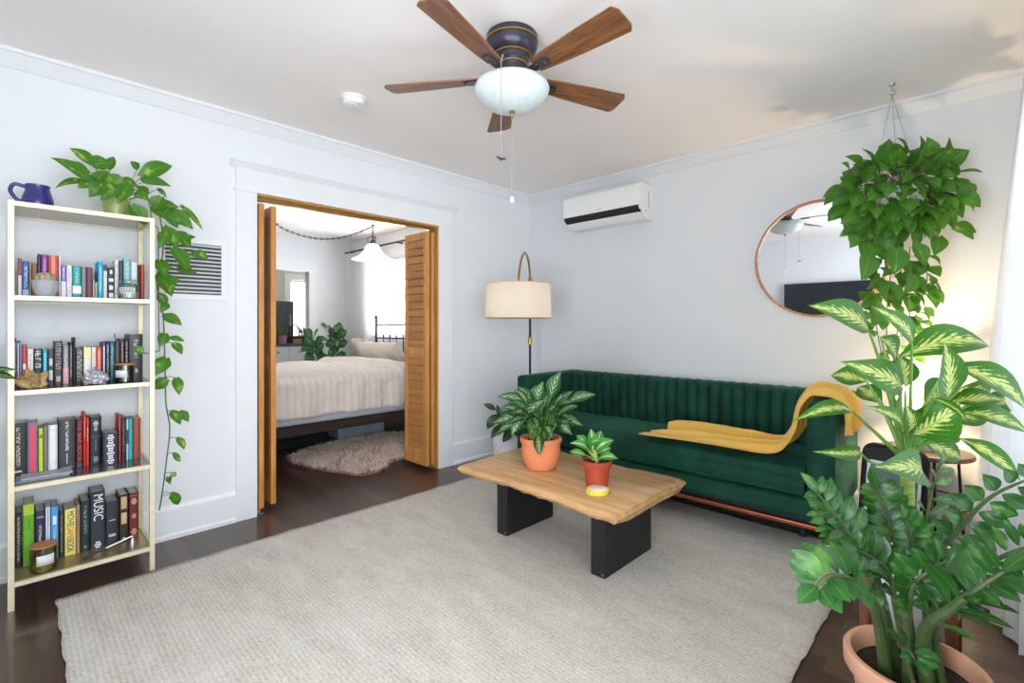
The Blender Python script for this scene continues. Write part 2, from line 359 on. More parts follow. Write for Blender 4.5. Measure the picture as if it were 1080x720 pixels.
# baseboards with a shoe strip
def bboard(name, axis, c, sgn, a0, a1, h=.185):
    mb = MB(); pr = [(0, 0), (.026, 0), (.026, .02), (.015, .03), (.015, h-.02), (.01, h-.006), (.006, h), (0, h)]
    if axis == 'x': mb.prism(pr, a0, a1, lambda a, b, t: V(c+sgn*a, t, b))
    else: mb.prism(pr, a0, a1, lambda a, b, t: V(t, c+sgn*a, b))
    struct(name, mb, 'trim', smooth=False)
bboard('baseboard_left_near', 'x', 0, 1, YF, -2.69); bboard('baseboard_left_far', 'x', 0, 1, -1.0, 0)
bboard('baseboard_back', 'y', 0, -1, 0, XR); bboard('baseboard_right', 'x', XR, -1, YF, 0)
bboard('baseboard_front', 'y', YF, 1, 0, 2.4); bboard('baseboard_bedroom_left', 'x', BX, 1, -.52, 0); bboard('baseboard_bedroom_back', 'y', 0, -1, BX, -.12)
# crown mouldings
crown = [(0, 0), (.012, 0), (.02, .012), (.05, .045), (.058, .055), (.07, .058), (.07, .075), (0, .075)]
def crownrun(name, axis, c, sgn, a0, a1, m='trim'):
    mb = MB(); f = (lambda a, b, t: V(c+sgn*a, t, H-.075+b)) if axis == 'x' else (lambda a, b, t: V(t, c+sgn*a, H-.075+b))
    mb.prism(crown, a0, a1, f); struct(name, mb, m, ang=25)
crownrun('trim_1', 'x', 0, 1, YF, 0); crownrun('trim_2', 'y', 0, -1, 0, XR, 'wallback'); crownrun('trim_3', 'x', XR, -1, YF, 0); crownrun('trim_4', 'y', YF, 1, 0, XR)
# door casing of the bedroom opening: flat boards, bead, head board and cap moulding
cs = MB(); cs.box(0, .02, OY0-.125, OY0-.005, 0, OZ+.01); cs.box(0, .02, OY1+.005, OY1+.15, 0, OZ+.01)
cs.box(0, .028, OY0-.135, OY1+.16, OZ+.01, OZ+.022); cs.box(0, .022, OY0-.125, OY1+.15, OZ+.022, OZ+.15)
cs.prism([(.0, 0), (.026, 0), (.05, .028), (.055, .032), (.055, .042), (0, .042)], OY0-.155, OY1+.18, lambda a, b, t: V(a, t, OZ+.15+b))
struct('trim_5', cs, 'trim', smooth=False)
# the orange wooden lining of the opening, with the folding-door track
jb = MB(); jb.box(-.125, .004, OY0-.02, OY0, 0, OZ); jb.box(-.125, .004, OY1, OY1+.02, 0, OZ); jb.box(-.125, .004, OY0-.02, OY1+.02, OZ, OZ+.02)
struct('trim_6', jb, 'doorwood', smooth=False)
tk = MB(); tk.box(-.07, -.04, OY0, OY1, OZ-.022, OZ); struct('trim_7', tk, 'brass', smooth=False)
struct('trim_8', MB().box(-.15, -.135, -3.4, 0, OZ, OZ+.1).box(BX, BX+.02, -3.4, 0, 2.1, 2.14), 'trim', smooth=False)
kc = MB(); kc.box(BX, BX+.02, KD[1], KD[1]+.1, 0, KD[3]); kc.box(BX, BX+.02, KD[0]-.1, KD[0], 0, KD[3]); kc.box(BX, BX+.022, KD[0]-.12, KD[1]+.12, KD[3], KD[3]+.11)
struct('trim_9', kc, 'trim', smooth=False)
# windows
def window(name, axis, c, a0, a1, z0, z1, inner, mull=1, rail=True, door=False):
    """frame fills the hole; inner = -1/+1 side of the room on the thickness axis"""
    def bx(mb, p0, p1, q0, q1, r0, r1):
        return mb.box(p0, p1, q0, q1, r0, r1) if axis == 'x' else mb.box(q0, q1, p0, p1, r0, r1)
    fr = MB(); d0, d1 = c-.03, c+.03; t = .05
    bx(fr, d0, d1, a0, a0+t, z0, z1); bx(fr, d0, d1, a1-t, a1, z0, z1); bx(fr, d0, d1, a0+t, a1-t, z1-t, z1); bx(fr, d0, d1, a0+t, a1-t, z0, z0+t*(3 if door else 1))
    if rail: bx(fr, d0, d1, a0+t, a1-t, (z0+z1)/2-.02, (z0+z1)/2+.02)
    for k in range(1, mull+1):
        a = a0+(a1-a0)*k/(mull+1); bx(fr, d0+.01, d1-.01, a-.02, a+.02, z0+t, z1-t)
    o = struct(name, fr, 'trim', smooth=False)
    g = MB(); bx(g, c-.003, c+.003, a0+t*.5, a1-t*.5, z0+t*.5, z1-t*.5); q = obj('pane', g, 'glass', o, smooth=False); 
    cas = MB(); s = inner; e0, e1 = sorted((c+s*.06, c+s*.08))
    bx(cas, e0, e1, a0-.1, a0, z0-.02, z1+.1); bx(cas, e0, e1, a1, a1+.1, z0-.02, z1+.1); bx(cas, e0, e1, a0, a1, z1, z1+.1)
    if not door: bx(cas, min(e0, c+s*.11), max(e1, c+s*.11), a0-.12, a1+.12, z0-.045, z0-.02)
    obj('window_casing', cas, 'trim', o, smooth=False)
    return o
window('window_1', 'x', XR+.06, *WIN_R[0], -1); window('window_2', 'x', XR+.06, *WIN_R[1], -1)
window('fill_door_1', 'y', YF-.06, *FILL_DOOR, 1, mull=0, rail=False, door=True)  # unseen glazed door, added so light reaches the sofa front
window('window_3', 'y', .06, *BW, -1); window('window_4', 'x', KX-.06, *KW, 1, mull=0)
# ================================================================== FOLDING LOUVRED DOORS
def louver_leaf(y, x0, x1, label, knob=0, z0=.035, z1=1.985, fy=0):
    t = thing('louvered_door_leaf', label, 'folding door', ((x0+x1)/2, y, z0), 0, 'folding louvred doors of the bedroom opening')
    T = .0165; st = .045; fr = MB()
    for a, b in ((x0, x0+st), (x1-st, x1)): fr.box(a, b, y-T, y+T, z0, z1)
    for a, b in ((z0, z0+.13), (z1-.06, z1), (.93, 1.02)): fr.box(x0+st, x1-st, y-T, y+T, a, b)
    obj('frame', fr, 'doorwood', t, smooth=False, bevel=.003)
    lv = MB()
    for za, zb in ((z0+.13, .93), (1.02, z1-.06)):
        n = round((zb-za)/.064)
        for k in range(n):
            zc = za+(zb-za)*(k+.5)/n; h = (zb-za)/n*(.455 if fy < 0 else .62)
            s = fy
            lv.prism([(y-T*.6*s, zc+h+.006), (y+T*.45*s, zc+h), (y+T*.9*s, zc-h), (y-T*.4*s, zc-h+.006)], x0+st-.003, x1-st+.003, lambda a, b, h_: V(h_, a, b))
    obj('louvers', lv, 'doorslat', t, smooth=False)
    if knob:
        k = MB(); k.lathe([(.004, 0), (.004, .012), (.011, .016), (.013, .022), (.009, .028), (0, .03)], seg=16, m=Matrix.Translation((x0+.03, y+knob*T, .975)) @ Matrix.Rotation(R(-90*knob), 4, 'X'))
        obj('knob', k, 'brass', t)
    return t
louver_leaf(-2.537, -.345, -.003, 'folded orange pine door leaf nearest the bookcase, tight against the left jamb', fy=1)
louver_leaf(-2.452, -.37, -.035, 'orange pine door leaf of the left folded pair, the one beside the bed view', fy=1, knob=0)
louver_leaf(-1.243, -.325, -.003, 'orange louvred door leaf with slats showing and brass knob, right of the bed', knob=-1, fy=-1)
louver_leaf(-1.18, -.34, -.02, 'edge-on orange pine door leaf tight against the right jamb, nearest the floor lamp', fy=-1)
def pivot(y, lab):
    p = MB(); p.box(-.09, .0, y-.012, y+.012, 0.0, .006); p.tube([(-.045, y, .005), (-.045, y, .034)], .006, 8)
    tag(obj('door_pivot', p, 'chrome', loc=(-.045, y, 0)), lab, 'door hardware')
pivot(-2.537, 'small steel floor pivot under the left folded doors'); pivot(-1.18, 'small steel floor pivot under the right folded doors')
# ================================================================== AREA RUG
rg = MB(); X0, X1, Y0, Y1 = .408, 2.838, -3.512, -.47
nx, ny = 60, 76
def rugpt(u, v):
    x = X0+(X1-X0)*u; y = Y0+(Y1-Y0)*v
    ex = .003*math.sin(y*23)+.002*math.sin(y*61); ey = .003*math.sin(x*27)+.002*math.sin(x*53)
    return V(x+ex*(1 if u in (0, 1) else 0), y+ey*(1 if v in (0, 1) else 0), .0105+.0006*math.sin(x*3+y*5))
rg.grid(nx, ny, rugpt); rg.box(X0+.012, X1-.012, Y0+.012, Y1-.012, .0005, .0095)
tag(obj('area_rug', rg, 'rug', loc=((X0+X1)/2, (Y0+Y1)/2, 0), solid=.0025), 'large woven greige rug on the dark floor under the coffee table', 'rug')
# ================================================================== COFFEE TABLE
t = thing('coffee_table', 'live edge wooden slab coffee table on two black panel legs', 'table', (1.69, -1.57, .0125))
tp = MB(); N = 40
def slab_edge(s):                 # outline of the slab, s in 0..1 around, wavy long sides
    pass
top_pts = []; x0, x1, y0, y1 = 1.175, 2.215, -1.895, -1.235
def wav(x, p): return .007*math.sin(x*5+p)+.005*math.sin(x*17+2*p)+.003*math.sin(x*41+p)
outl = []
for i in range(N+1): x = x0+(x1-x0)*i/N; outl.append((x, y0+wav(x, .4)*1.1, 'f'))
for i in range(1, 8): outl.append((x1+.004*math.sin(i), y0+(y1-y0)*i/8, 'e'))
for i in range(N+1): x = x1-(x1-x0)*i/N; outl.append((x, y1+wav(x, 2.1), 'b'))
for i in range(1, 8): outl.append((x0-.012*math.sin(i*.6), y1-(y1-y0)*i/8, 'e'))
n = len(outl); cx, cy = (x0+x1)/2, (y0+y1)/2
def ring(dz, ins, jit=0):
    out = []
    for i, (x, y, k) in enumerate(outl):
        dx, dy = x-cx, y-cy; L = math.hypot(dx, dy); s = ins+(jit*math.sin(i*2.7)*math.sin(i*.9) if k in 'fb' else 0)
        if k == 'e': s = min(ins, .006)
        out.append(V(x-dx/L*s, y-dy/L*s, dz))
    return out
rings = [ring(.372, .05, .006), ring(.374, .03, .008), ring(.385, .012, .008), ring(.398, .0, .005), ring(.408, .006, .004), ring(.417, .022, .003), ring(.42, .028, .002)]
vs = [p for r in rings for p in r]; fs = [(i*n+k, i*n+(k+1) % n, (i+1)*n+(k+1) % n, (i+1)*n+k) for i in range(len(rings)-1) for k in range(n)]
fs += [tuple(range(n))[::-1], tuple(len(rings)*n-n+k for k in range(n))]
tp.add(vs, fs); obj('tabletop', tp, 'tabletop', t, ang=50)
for xa, xb, ya, yb, l in ((1.292, 1.372, -1.695, -1.285, 'l'), (1.948, 2.028, -1.70, -1.26, 'r')):
    lg = MB().box(xa, xb, ya, yb, .0135, .3725); o = obj('leg', lg, 'black', t, smooth=False, bevel=.003)
    for zz in (.03, .35): obj('screw', MB().lathe([(.005, 0), (.005, .002), (0, .003)], seg=10, m=Matrix.Translation((xb-.012, ya, zz)) @ Matrix.Rotation(R(90), 4, 'X')), 'chrome', o)
# ================================================================== SOFA
S = thing('sofa', 'dark green velvet channel tufted sofa with copper base rail', 'sofa', (1.695, -.452, 0), R(1.6))
W, D = 2.13, .76; hw, hd = W/2, D/2; ARM = .125; SH = .812
def rb(mb, x0, x1, y0, y1, z0, z1): return mb.box(x0, x1, y0, y1, z0, z1)
obj('base_frame', rb(MB(), -hw+.01, hw-.01, -hd+.005, hd-.01, .205, .312), 'velvet', S, local=True, bevel=.03)
for s, nm in ((-1, 'l'), (1, 'r')):
    a0, a1 = sorted((s*hw, s*(hw-ARM)))
    def armp(u, v, s=s): pass
    o = obj('armrest', rb(MB(), a0, a1, -hd, hd, .2, SH), 'velvet', S, local=True, bevel=.028)
    pp = MB()                                  # piping down the front panel and inner channels
    xi = s*(hw-ARM*.5)
    for x in (s*(hw-.03), s*(hw-ARM+.03)): pp.tube([(x, -hd-.0015, .23), (x, -hd-.0015, SH-.03)], .0035, 6)
    for k in range(7):
        y = -hd+.12+k*.085; pp.tube([(s*(hw-ARM)-s*.001, y, .5), (s*(hw-ARM)-s*.001, y, SH-.02)], .003, 6)
    obj('seam_piping', pp, 'velvet', o, local=True)
# channelled backrest
NB = 24; bw = (W-2*ARM)/NB; bk = MB()
def backpt(u, v):
    x = -hw+ARM+u*(W-2*ARM); ph = (u*NB) % 1
    bul = .034*max(0, math.sin(math.pi*ph))**.32
    prof = [(.0, .44), (.012, .55), (.016, .64), (.012, .72), (.002, .785), (-.03, .81), (-.09, .81), (-.15, .80)]
    q = v*(len(prof)-1); k = min(len(prof)-2, int(q)); f = q-k
    py = prof[k][0]*(1-f)+prof[k+1][0]*f; pz = prof[k][1]*(1-f)+prof[k+1][1]*f
    e = 1 if v < .62 else max(0, 1-(v-.62)/.25)
    return V(x, hd-.165-py-bul*e, pz + (0 if e == 1 else .006*math.sin(math.pi*ph)*(1-e)))
bk.grid(NB*8, 21, backpt); rb(bk, -hw+ARM, hw-ARM, hd-.165, hd, .39, .80)
obj('backrest', bk, 'velvet', S, local=True, ang=60)
# seat cushion
cu = MB()
def cushpt(u, v):
    x = -hw+ARM+.004+u*(W-2*ARM-.008)
    pr = [(-.0, .322), (-.02, .336), (-.028, .38), (-.024, .425), (-.004, .46), (.045, .48), (.2, .488), (.42, .482), (.6, .47), (.6, .322)]
    q = v*(len(pr)-1); k = min(len(pr)-2, int(q)); f = q-k
    y = pr[k][0]*(1-f)+pr[k+1][0]*f; z = pr[k][1]*(1-f)+pr[k+1][1]*f
    sag = .012*math.sin(math.pi*u)*(1 if z > .42 else 0)
    return V(x, -hd+.02+y+.004*math.sin(u*9)*(1 if v < .4 else 0), z+sag*.5+.003*math.sin(u*23+v*9))
cu.grid(60, 36, cushpt); obj('seat_cushion', cu, 'velvet', S, local=True, ang=70)
pp = MB()
for z, y in ((.425, -hd-.0035), (.337, -hd+.0005)): pp.tube([(-hw+ARM+.01+(W-2*ARM-.02)*k/20, y, z) for k in range(21)], .0065, 6)
obj('cushion_piping', pp, 'velvet', S, local=True)
cb = MB(); cb.box(-hw+.02, hw-.02, -hd+.012, -hd+.04, .16, .184); cb.box(-hw+.02, -hw+.048, -hd+.04, hd-.03, .16, .184); cb.box(hw-.048, hw-.02, -hd+.04, hd-.03, .16, .184); cb.box(-hw+.02, hw-.02, hd-.03, hd-.002, .16, .184)
obj('base_rail', cb, 'copper', S, local=True, bevel=.006)
obj('base_board', rb(MB(), -hw+.06, hw-.06, -hd+.06, hd-.06, .16, .21), 'black', S, local=True)
for x in (-hw+.2, hw-.2):
    for y in (-hd+.3, hd-.05):
        obj('leg', MB().lathe([(.02, 0), (.026, .16)], (x, y, .0125 if y < 0 else 0), 16), 'black', S, local=True)
# mustard throw: along the seat, up the inner side and over the right armrest
th = MB(); SX = XF[S]
path = [(.04, -.22, .503), (.22, -.225, .509), (.45, -.235, .511), (.62, -.25, .512), (.76, -.255, .518), (.842, -.255, .552), (.905, -.235, .66), (.92, -.21, .76), (.955, -.18, .828), (1.0, -.17, .838), (1.05, -.165, .832), (1.083, -.16, .79), (1.088, -.16, .72), (1.09, -.16, .66)]
wid = [.17, .185, .18, .165, .16, .145, .14, .14, .15, .165, .18, .19, .19, .19]
pc = catmull(path, 5); wc = []
for i in range(len(wid)-1):
    for k in range(5): wc.append(wid[i]+(wid[i+1]-wid[i])*k/5)
wc.append(wid[-1])
def thpt(u, v):
    i = u*(len(pc)-1); k = min(len(pc)-2, int(i)); f = i-k; p = pc[k]*(1-f)+pc[k+1]*f; w = wc[k]*(1-f)+wc[k+1]*f
    tg = (pc[k+1]-pc[k]).normalized(); nr = V(-tg.z, 0, tg.x) if abs(tg.y) < .9 else V(0, 0, 1)
    if nr.z < 0 and u < .75: nr = -nr
    if u > .7 and nr.x < 0 and abs(tg.z) > .5: nr = -nr
    b = (v-.5)*2
    fold = .004+.004*math.sin(b*14+u*17)
    for b0, sl, wd, hg, u0, u1 in ((-.62, .5, .16, .03, .05, .75), (-.25, .35, .13, .042, .0, .8), (.18, -.15, .15, .036, .08, 1.1), (.55, -.45, .13, .045, -.1, .7), (.8, -.1, .12, .05, -.3, .35), (-.75, -.05, .12, .03, .4, 1.2), (.6, .1, .13, .03, .55, 1.3), (-.2, .0, .12, .026, .6, 1.3)):
        e = (b-b0-sl*(u-.3)-.05*math.sin(u*13+b0*9))/wd; env = max(0, min(1, (u-u0)/.12))*max(0, min(1, (u1-u)/.12))
        fold += hg*env*(math.exp(-e*e) if e < 0 else math.exp(-e*e*3.5))
    start = .025+.05*b+.012*math.sin(b*7) if u < .12 else 0
    return SX @ (p+V(start*(1-u/.12), b*w+.014*math.sin(u*21)*(1-abs(b)), 0)+nr*(fold+.008))
th.grid(150, 70, thpt)
tag(obj('throw_blanket', th, 'throw', loc=SX @ V(.4, -.15, .52), solid=.006, ang=80), 'mustard yellow knitted throw lying on the sofa seat and over its right arm', 'blanket')
# ================================================================== BOOKCASE
BXF, BXB, BY0, BY1 = .372, .03, -3.658, -3.153
B = thing('bookcase', 'tall slim champagne gold metal bookcase with four rows of books', 'bookcase', (.2, -3.405, 0))
P = .021; ZT = [1.733, 1.333, .928, .522, .117]
for x in (BXF-P, BXB):
    for y in (BY0, BY1-P):
        obj('post', MB().box(x, x+P, y, y+P, 0, 1.735), 'gold', B, smooth=False, bevel=.0015)
for k, z in enumerate(ZT):
    rr = MB(); T = .019
    rr.box(BXF-P+.002, BXF-.001, BY0+P, BY1-P, z-T, z); rr.box(BXB+.001, BXB+P-.002, BY0+P, BY1-P, z-T, z)
    rr.box(BXB+P, BXF-P, BY0+.002, BY0+P-.004, z-T, z); rr.box(BXB+P, BXF-P, BY1-P+.004, BY1-.002, z-T, z)
    o = obj('shelf_rim', rr, 'gold', B, smooth=False)
    obj('shelf', MB().box(BXB+P-.004, BXF-P+.004, BY0+P-.006, BY1-P+.006, z-.016, z), 'glass_shelf' if k in (2, 3) else 'shelf', B, smooth=False)
# ================================================================== BOOKS
BM = {}
def bmat(hexc):
    if hexc not in BM: BM[hexc] = mat('book_cover_'+hexc, hexc, .45, vary=.06, nscale=40)
    return BM[hexc]
M['pages'] = mat('page_block', 'cfcabd', .9, vary=.12, nscale=90, stretch=(1, 12, 1))
def book(y0, y1, z0, z1, xs, depth, col, label, group, deco=(), lean=0):
    g = .0007; y0 += g; y1 -= g; w = y1-y0; z0 += .0006; xb = xs-depth; c = min(.0025, w*.16)
    mb = MB()                                             # cover: two boards and a slightly rounded spine
    pr = []
    for k in range(7):
        a = -math.pi/2+math.pi*k/6; pr.append((xs-.004+.004*math.cos(a), (y0+y1)/2+math.sin(a)*w/2))
    pr += [(xb, y1), (xb, y1-c), (xs-.006, y1-c), (xs-.006, y0+c), (xb, y0+c), (xb, y0)]
    mb.prism(pr, z0, z1, lambda a, b, h: V(a, b, h))
    o = obj('book', mb, bmat(col), loc=(xs-depth/2, (y0+y1)/2, z0), ang=30)
    tag(o, label, 'book', group)
    obj('pages', MB().box(xb+.003, xs-.0065, y0+c, y1-c, z0+.002, z1-.003), 'pages', o, smooth=False)
    ym = (y0+y1)/2; hh = z1-z0
    for d in deco:
        if d[0] == 'T':                                   # readable title: (T, text, height fraction of spine width, z0f, z1f, colour)
            _, s, hf, f0, f1, cc = d
            text(s, w*hf, bmat(cc), o, 'spine_lettering', (xs+.0004, ym, z0+hh*(f0+f1)/2), (0, 0, -1), (0, 1, 0), maxlen=hh*(f1-f0))
        elif d[0] == 'L':                                 # title too small to read: a broken line of strokes
            _, cc, f0, f1, wf = d; m = MB(); z = z0+hh*f1; rnd = random.Random(label); h = w*wf*.42
            while z > z0+hh*f0:
                L = h*rnd.uniform(1.0, 1.5); t_ = max(.0007, L*.2); k = rnd.randrange(4); zz = max(z-L, z0+hh*f0); X0_, X1_ = xs-.0002, xs+.0004
                m.box(X0_, X1_, ym-h, ym+h, z-t_, z)
                if k in (0, 2): m.box(X0_, X1_, ym-h, ym+h, zz, zz+t_)
                if k in (1, 2): m.box(X0_, X1_, ym+h*.6, ym+h, zz+t_, z-t_)
                if k in (0, 3): m.box(X0_, X1_, ym-h*.2, ym+h*.15, zz+t_, z-t_)
                if k == 3: m.box(X0_, X1_, ym-h, ym-h*.6, zz, z-t_)
                z -= L+rnd.choice((t_*.9, t_*.9, t_*.9, L*.8))
            obj('spine_lettering', m, bmat(cc), o, smooth=False)
        elif d[0] == 'B':                                 # plain band
            _, cc, f0, f1, wf = d
            obj('spine_panel', MB().box(xs-.0015, xs+.0003, ym-w*wf/2, ym+w*wf/2, z0+hh*f0, z0+hh*f1), bmat(cc), o, smooth=False)
        elif d[0] == 'O':                                 # ornament / emblem
            _, cc, f, r = d; m = MB()
            for k in range(6):
                a = k*math.pi/3; m.lathe([(w*r*.3, 0), (w*r*.3, .0004), (0, .0004)], seg=8, m=Matrix.Translation((xs, ym+math.cos(a)*w*r*.55, z0+hh*f+math.sin(a)*w*r*.8)) @ Matrix.Rotation(R(90), 4, 'Y'))
            m.lathe([(w*r*.3, 0), (w*r*.3, .0004), (0, .0004)], seg=10, m=Matrix.Translation((xs, ym, z0+hh*f)) @ Matrix.Rotation(R(90), 4, 'Y'))
            obj('spine_emblem', m, bmat(cc), o, smooth=False)
    return o
def row(data, sc, oy, zs, xs, group, depth=.135):
    last = BY0+.004; rnd = random.Random(group); mx = BY1-.006
    for x0, x1, top, col, label, *deco in data:
        p = [x0/sc, x1/sc]; t = top/sc+oy; x = xs+rnd.uniform(-.008, .006)
        if deco and isinstance(deco[0], float): x = xs+deco.pop(0)
        a = max(atx(p[0], 300, x).y, last); b = max(a+.004, atx(p[1], 300, x).y); b = min(b, mx)
        if b-a < .003: continue
        z = atx((p[0]+p[1])/2, t, x).z
        book(a, b, zs, z, x, min(depth*rnd.uniform(.92, 1.08), x-.058), col, label, group, deco); last = b
W_, K_ = 'eeece8', '1d1c20'
row([(52, 100, 170, '6f8583', 'grey-green book at the left end of the top book row, half behind the post', ('L', 'b5c0bc', .2, .8, .5)),
 (118, 148, 205, '9c4a52', 'red and cream spine between the grey-green and blue books of the top row', ('B', 'd9cfc4', .0, .55, .8)),
 (149, 195, 224, '2b62a8', 'royal blue book near the left end of the top book row', ('L', 'cfdcf0', .25, .85, .6), ('B', '9db7da', .0, .2, .95)),
 (196, 211, 230, 'c79a62', 'thin tan book beside the royal blue book on the top row'),
 (212, 250, 236, '8b6746', 'brown book just behind the grey cactus pot, left half'),
 (251, 275, 176, '412d52', 'thin dark purple book rising behind the grey cactus pot'),
 (276, 321, 180, '8a4596', 'bright purple book right above the small cactus', ('L', 'd9b8e0', .35, .9, .4)),
 (322, 393, 186, 'c2473e', 'wide red-orange book behind the grey cactus pot', ('B', 'd98a6c', .1, .98, .35)),
 (394, 408, 178, 'f1f0f2', 'thin tall white book beside the red-orange book'),
 (409, 444, 250, '7f78c4', 'lavender book with pale lower half on the top row', ('B', 'e6e2f0', .02, .5, .96), ('L', 'f0eef8', .55, .92, .5)),
 (446, 484, 254, 'ecebee', 'white paperback left of the teal book with a white band', ('L', 'a5627e', .15, .9, .4)),
 (485, 545, 256, '1f9c97', 'teal book with white band low on its spine', ('B', 'eef0f0', .14, .38, 1.0), ('L', 'a9e0da', .45, .92, .5)),
 (546, 578, 262, '8c8788', 'grey book between teal and maroon books of the top row'),
 (579, 621, 266, '6a3350', 'maroon book in the middle of the top row'),
 (622, 634, 350, 'dfe3c4', 'very short cream booklet beside the maroon book'),
 (636, 655, 366, 'b9ad98', 'very short beige booklet beside the tall cyan book'),
 (657, 690, 223, '29b3cf', 'tall cyan book in the right half of the top row', ('L', 'd5f2f4', .2, .85, .5)),
 (692, 720, 248, 'd6d8dc', 'white and navy spine right of the tall cyan book', ('B', '27345c', .82, 1.0, 1.0)),
 (722, 767, 268, '26262a', 'black book with white geometric patches on the top row', ('B', 'e4e4e4', .06, .2, .7), ('B', 'e4e4e4', .3, .44, .6), ('B', 'e4e4e4', .56, .66, .75), ('B', 'e4e4e4', .8, .92, .4)),
 (769, 797, 216, 'e3e3e5', 'tall light grey book with long black title, left of the glass jar', ('L', '3b3b40', .1, .9, .5)),
 (798, 826, 222, '3a3f45', 'dark slate book behind the glass jar'),
 (827, 878, 208, '7fb6bb', 'pale aqua book behind the lid of the glass jar', ('L', 'd5ebec', .4, .9, .4)),
 (879, 922, 233, 'dfe2e6', 'white book behind the right side of the glass jar'),
 (924, 941, 250, '4c1e1e', 'thin dark maroon book second from the right end of the top row'),
 (942, 970, 247, 'c0402f', 'red book at the right end of the top row')], 6.353, 240, ZT[1], .255, 'books on the top book row')
row([(20, 48, 105, '3c3238', 'dark book at the far left of the second row, outside the left post', ('B', 'b8b4ac', .1, .25, .9)),
 (90, 111, 104, '5b2438', 'black and maroon book just right of the left post on the second row', ('L', 'd8d0d0', .3, .9, .5)),
 (112, 131, 122, '2c4f93', 'white and blue spine on the second row', ('B', 'e8ebf0', .05, .95, .4)),
 (132, 146, 120, '8cc0e0', 'thin light blue book beside the red book of the second row'),
 (147, 181, 150, 'd02f44', 'red book with small white mark on the second row', ('B', 'f0d8d8', .42, .55, .6)),
 (183, 225, 176, 'e9e6df', 'white book with small black title on the second row', ('L', '3a3a3a', .2, .85, .3)),
 (228, 281, 178, '34302f', 'dark book with white and red scrawled title on the second row', ('L', 'e2d8d4', .5, .95, .9), ('B', '6b4652', .12, .4, .7)),
 (284, 320, 180, '19a5bd', 'bright cyan book on the second row', ('B', '7fd6e2', .1, .9, .3)),
 (322, 360, 181, '4a4548', 'dark mottled book beside the cyan book of the second row', ('B', 'd6d0cc', .15, .42, .7), ('B', 'c8c4cc', .55, .75, .6)),
 (362, 419, 126, '3a3534', 'tall dark book with long grey title on the second row', ('L', 'a8a29c', .35, .95, .7), ('B', 'b8b2ac', .08, .2, .5)),
 (421, 462, 150, '8e8c8c', 'grey book with pink lower half on the second row', ('B', 'd98a90', .02, .42, .96), ('L', 'e8e0e0', .1, .9, .4)),
 (463, 489, 132, '1c1d22', 'black book with white dotted title in the middle of the second row', ('L', 'c9ccd0', .15, .92, .5)),
 (490, 507, 100, '2a2c30', 'thin tallest black book in the middle of the second row'),
 (508, 558, 168, '4b4844', 'black book with grey decorative title left of the cream one on the second row', ('L', 'b2aea4', .1, .92, .8)),
 (560, 612, 166, 'e4e2dc', 'cream book with yellow top above the geode', ('B', 'f1e49a', .72, .96, .96)),
 (614, 645, 166, 'ece4de', 'white book with red title above the geode', ('L', 'cc5a4a', .3, .9, .35)),
 (646, 683, 164, 'de5330', 'orange-red book above the right side of the geode', ('L', 'f2d9cc', .2, .9, .4)),
 (685, 709, 131, '3b4f8a', 'blue and white narrow spine right of the orange-red book', ('B', 'dfe3ee', .05, .9, .4)),
 (710, 734, 129, '25262e', 'black book with white title right of the blue and white spine', ('L', 'dedede', .2, .92, .6)),
 (735, 770, 126, '1f5d6d', 'teal-blue book left of the dark candle jar', ('L', 'a5d3da', .1, .9, .5)),
 (771, 805, 129, '3a3b40', 'charcoal book behind the left side of the candle jar'),
 (806, 835, 110, '4c2b2a', 'dark red-brown book behind the candle jar', ('L', 'cdb9a4', .3, .92, .4)),
 (836, 861, 110, '18181c', 'black book with white letters behind the candle jar', ('L', 'e2e2e2', .3, .92, .6)),
 (862, 958, 78, '3a3b40', 'thick tall charcoal book at the right end of the second row', ('L', 'dcdcdc', .48, .88, .35), ('O', 'd8d8d8', .2, .2))], 6.353, 340, ZT[2], .215, 'books on the second book row')
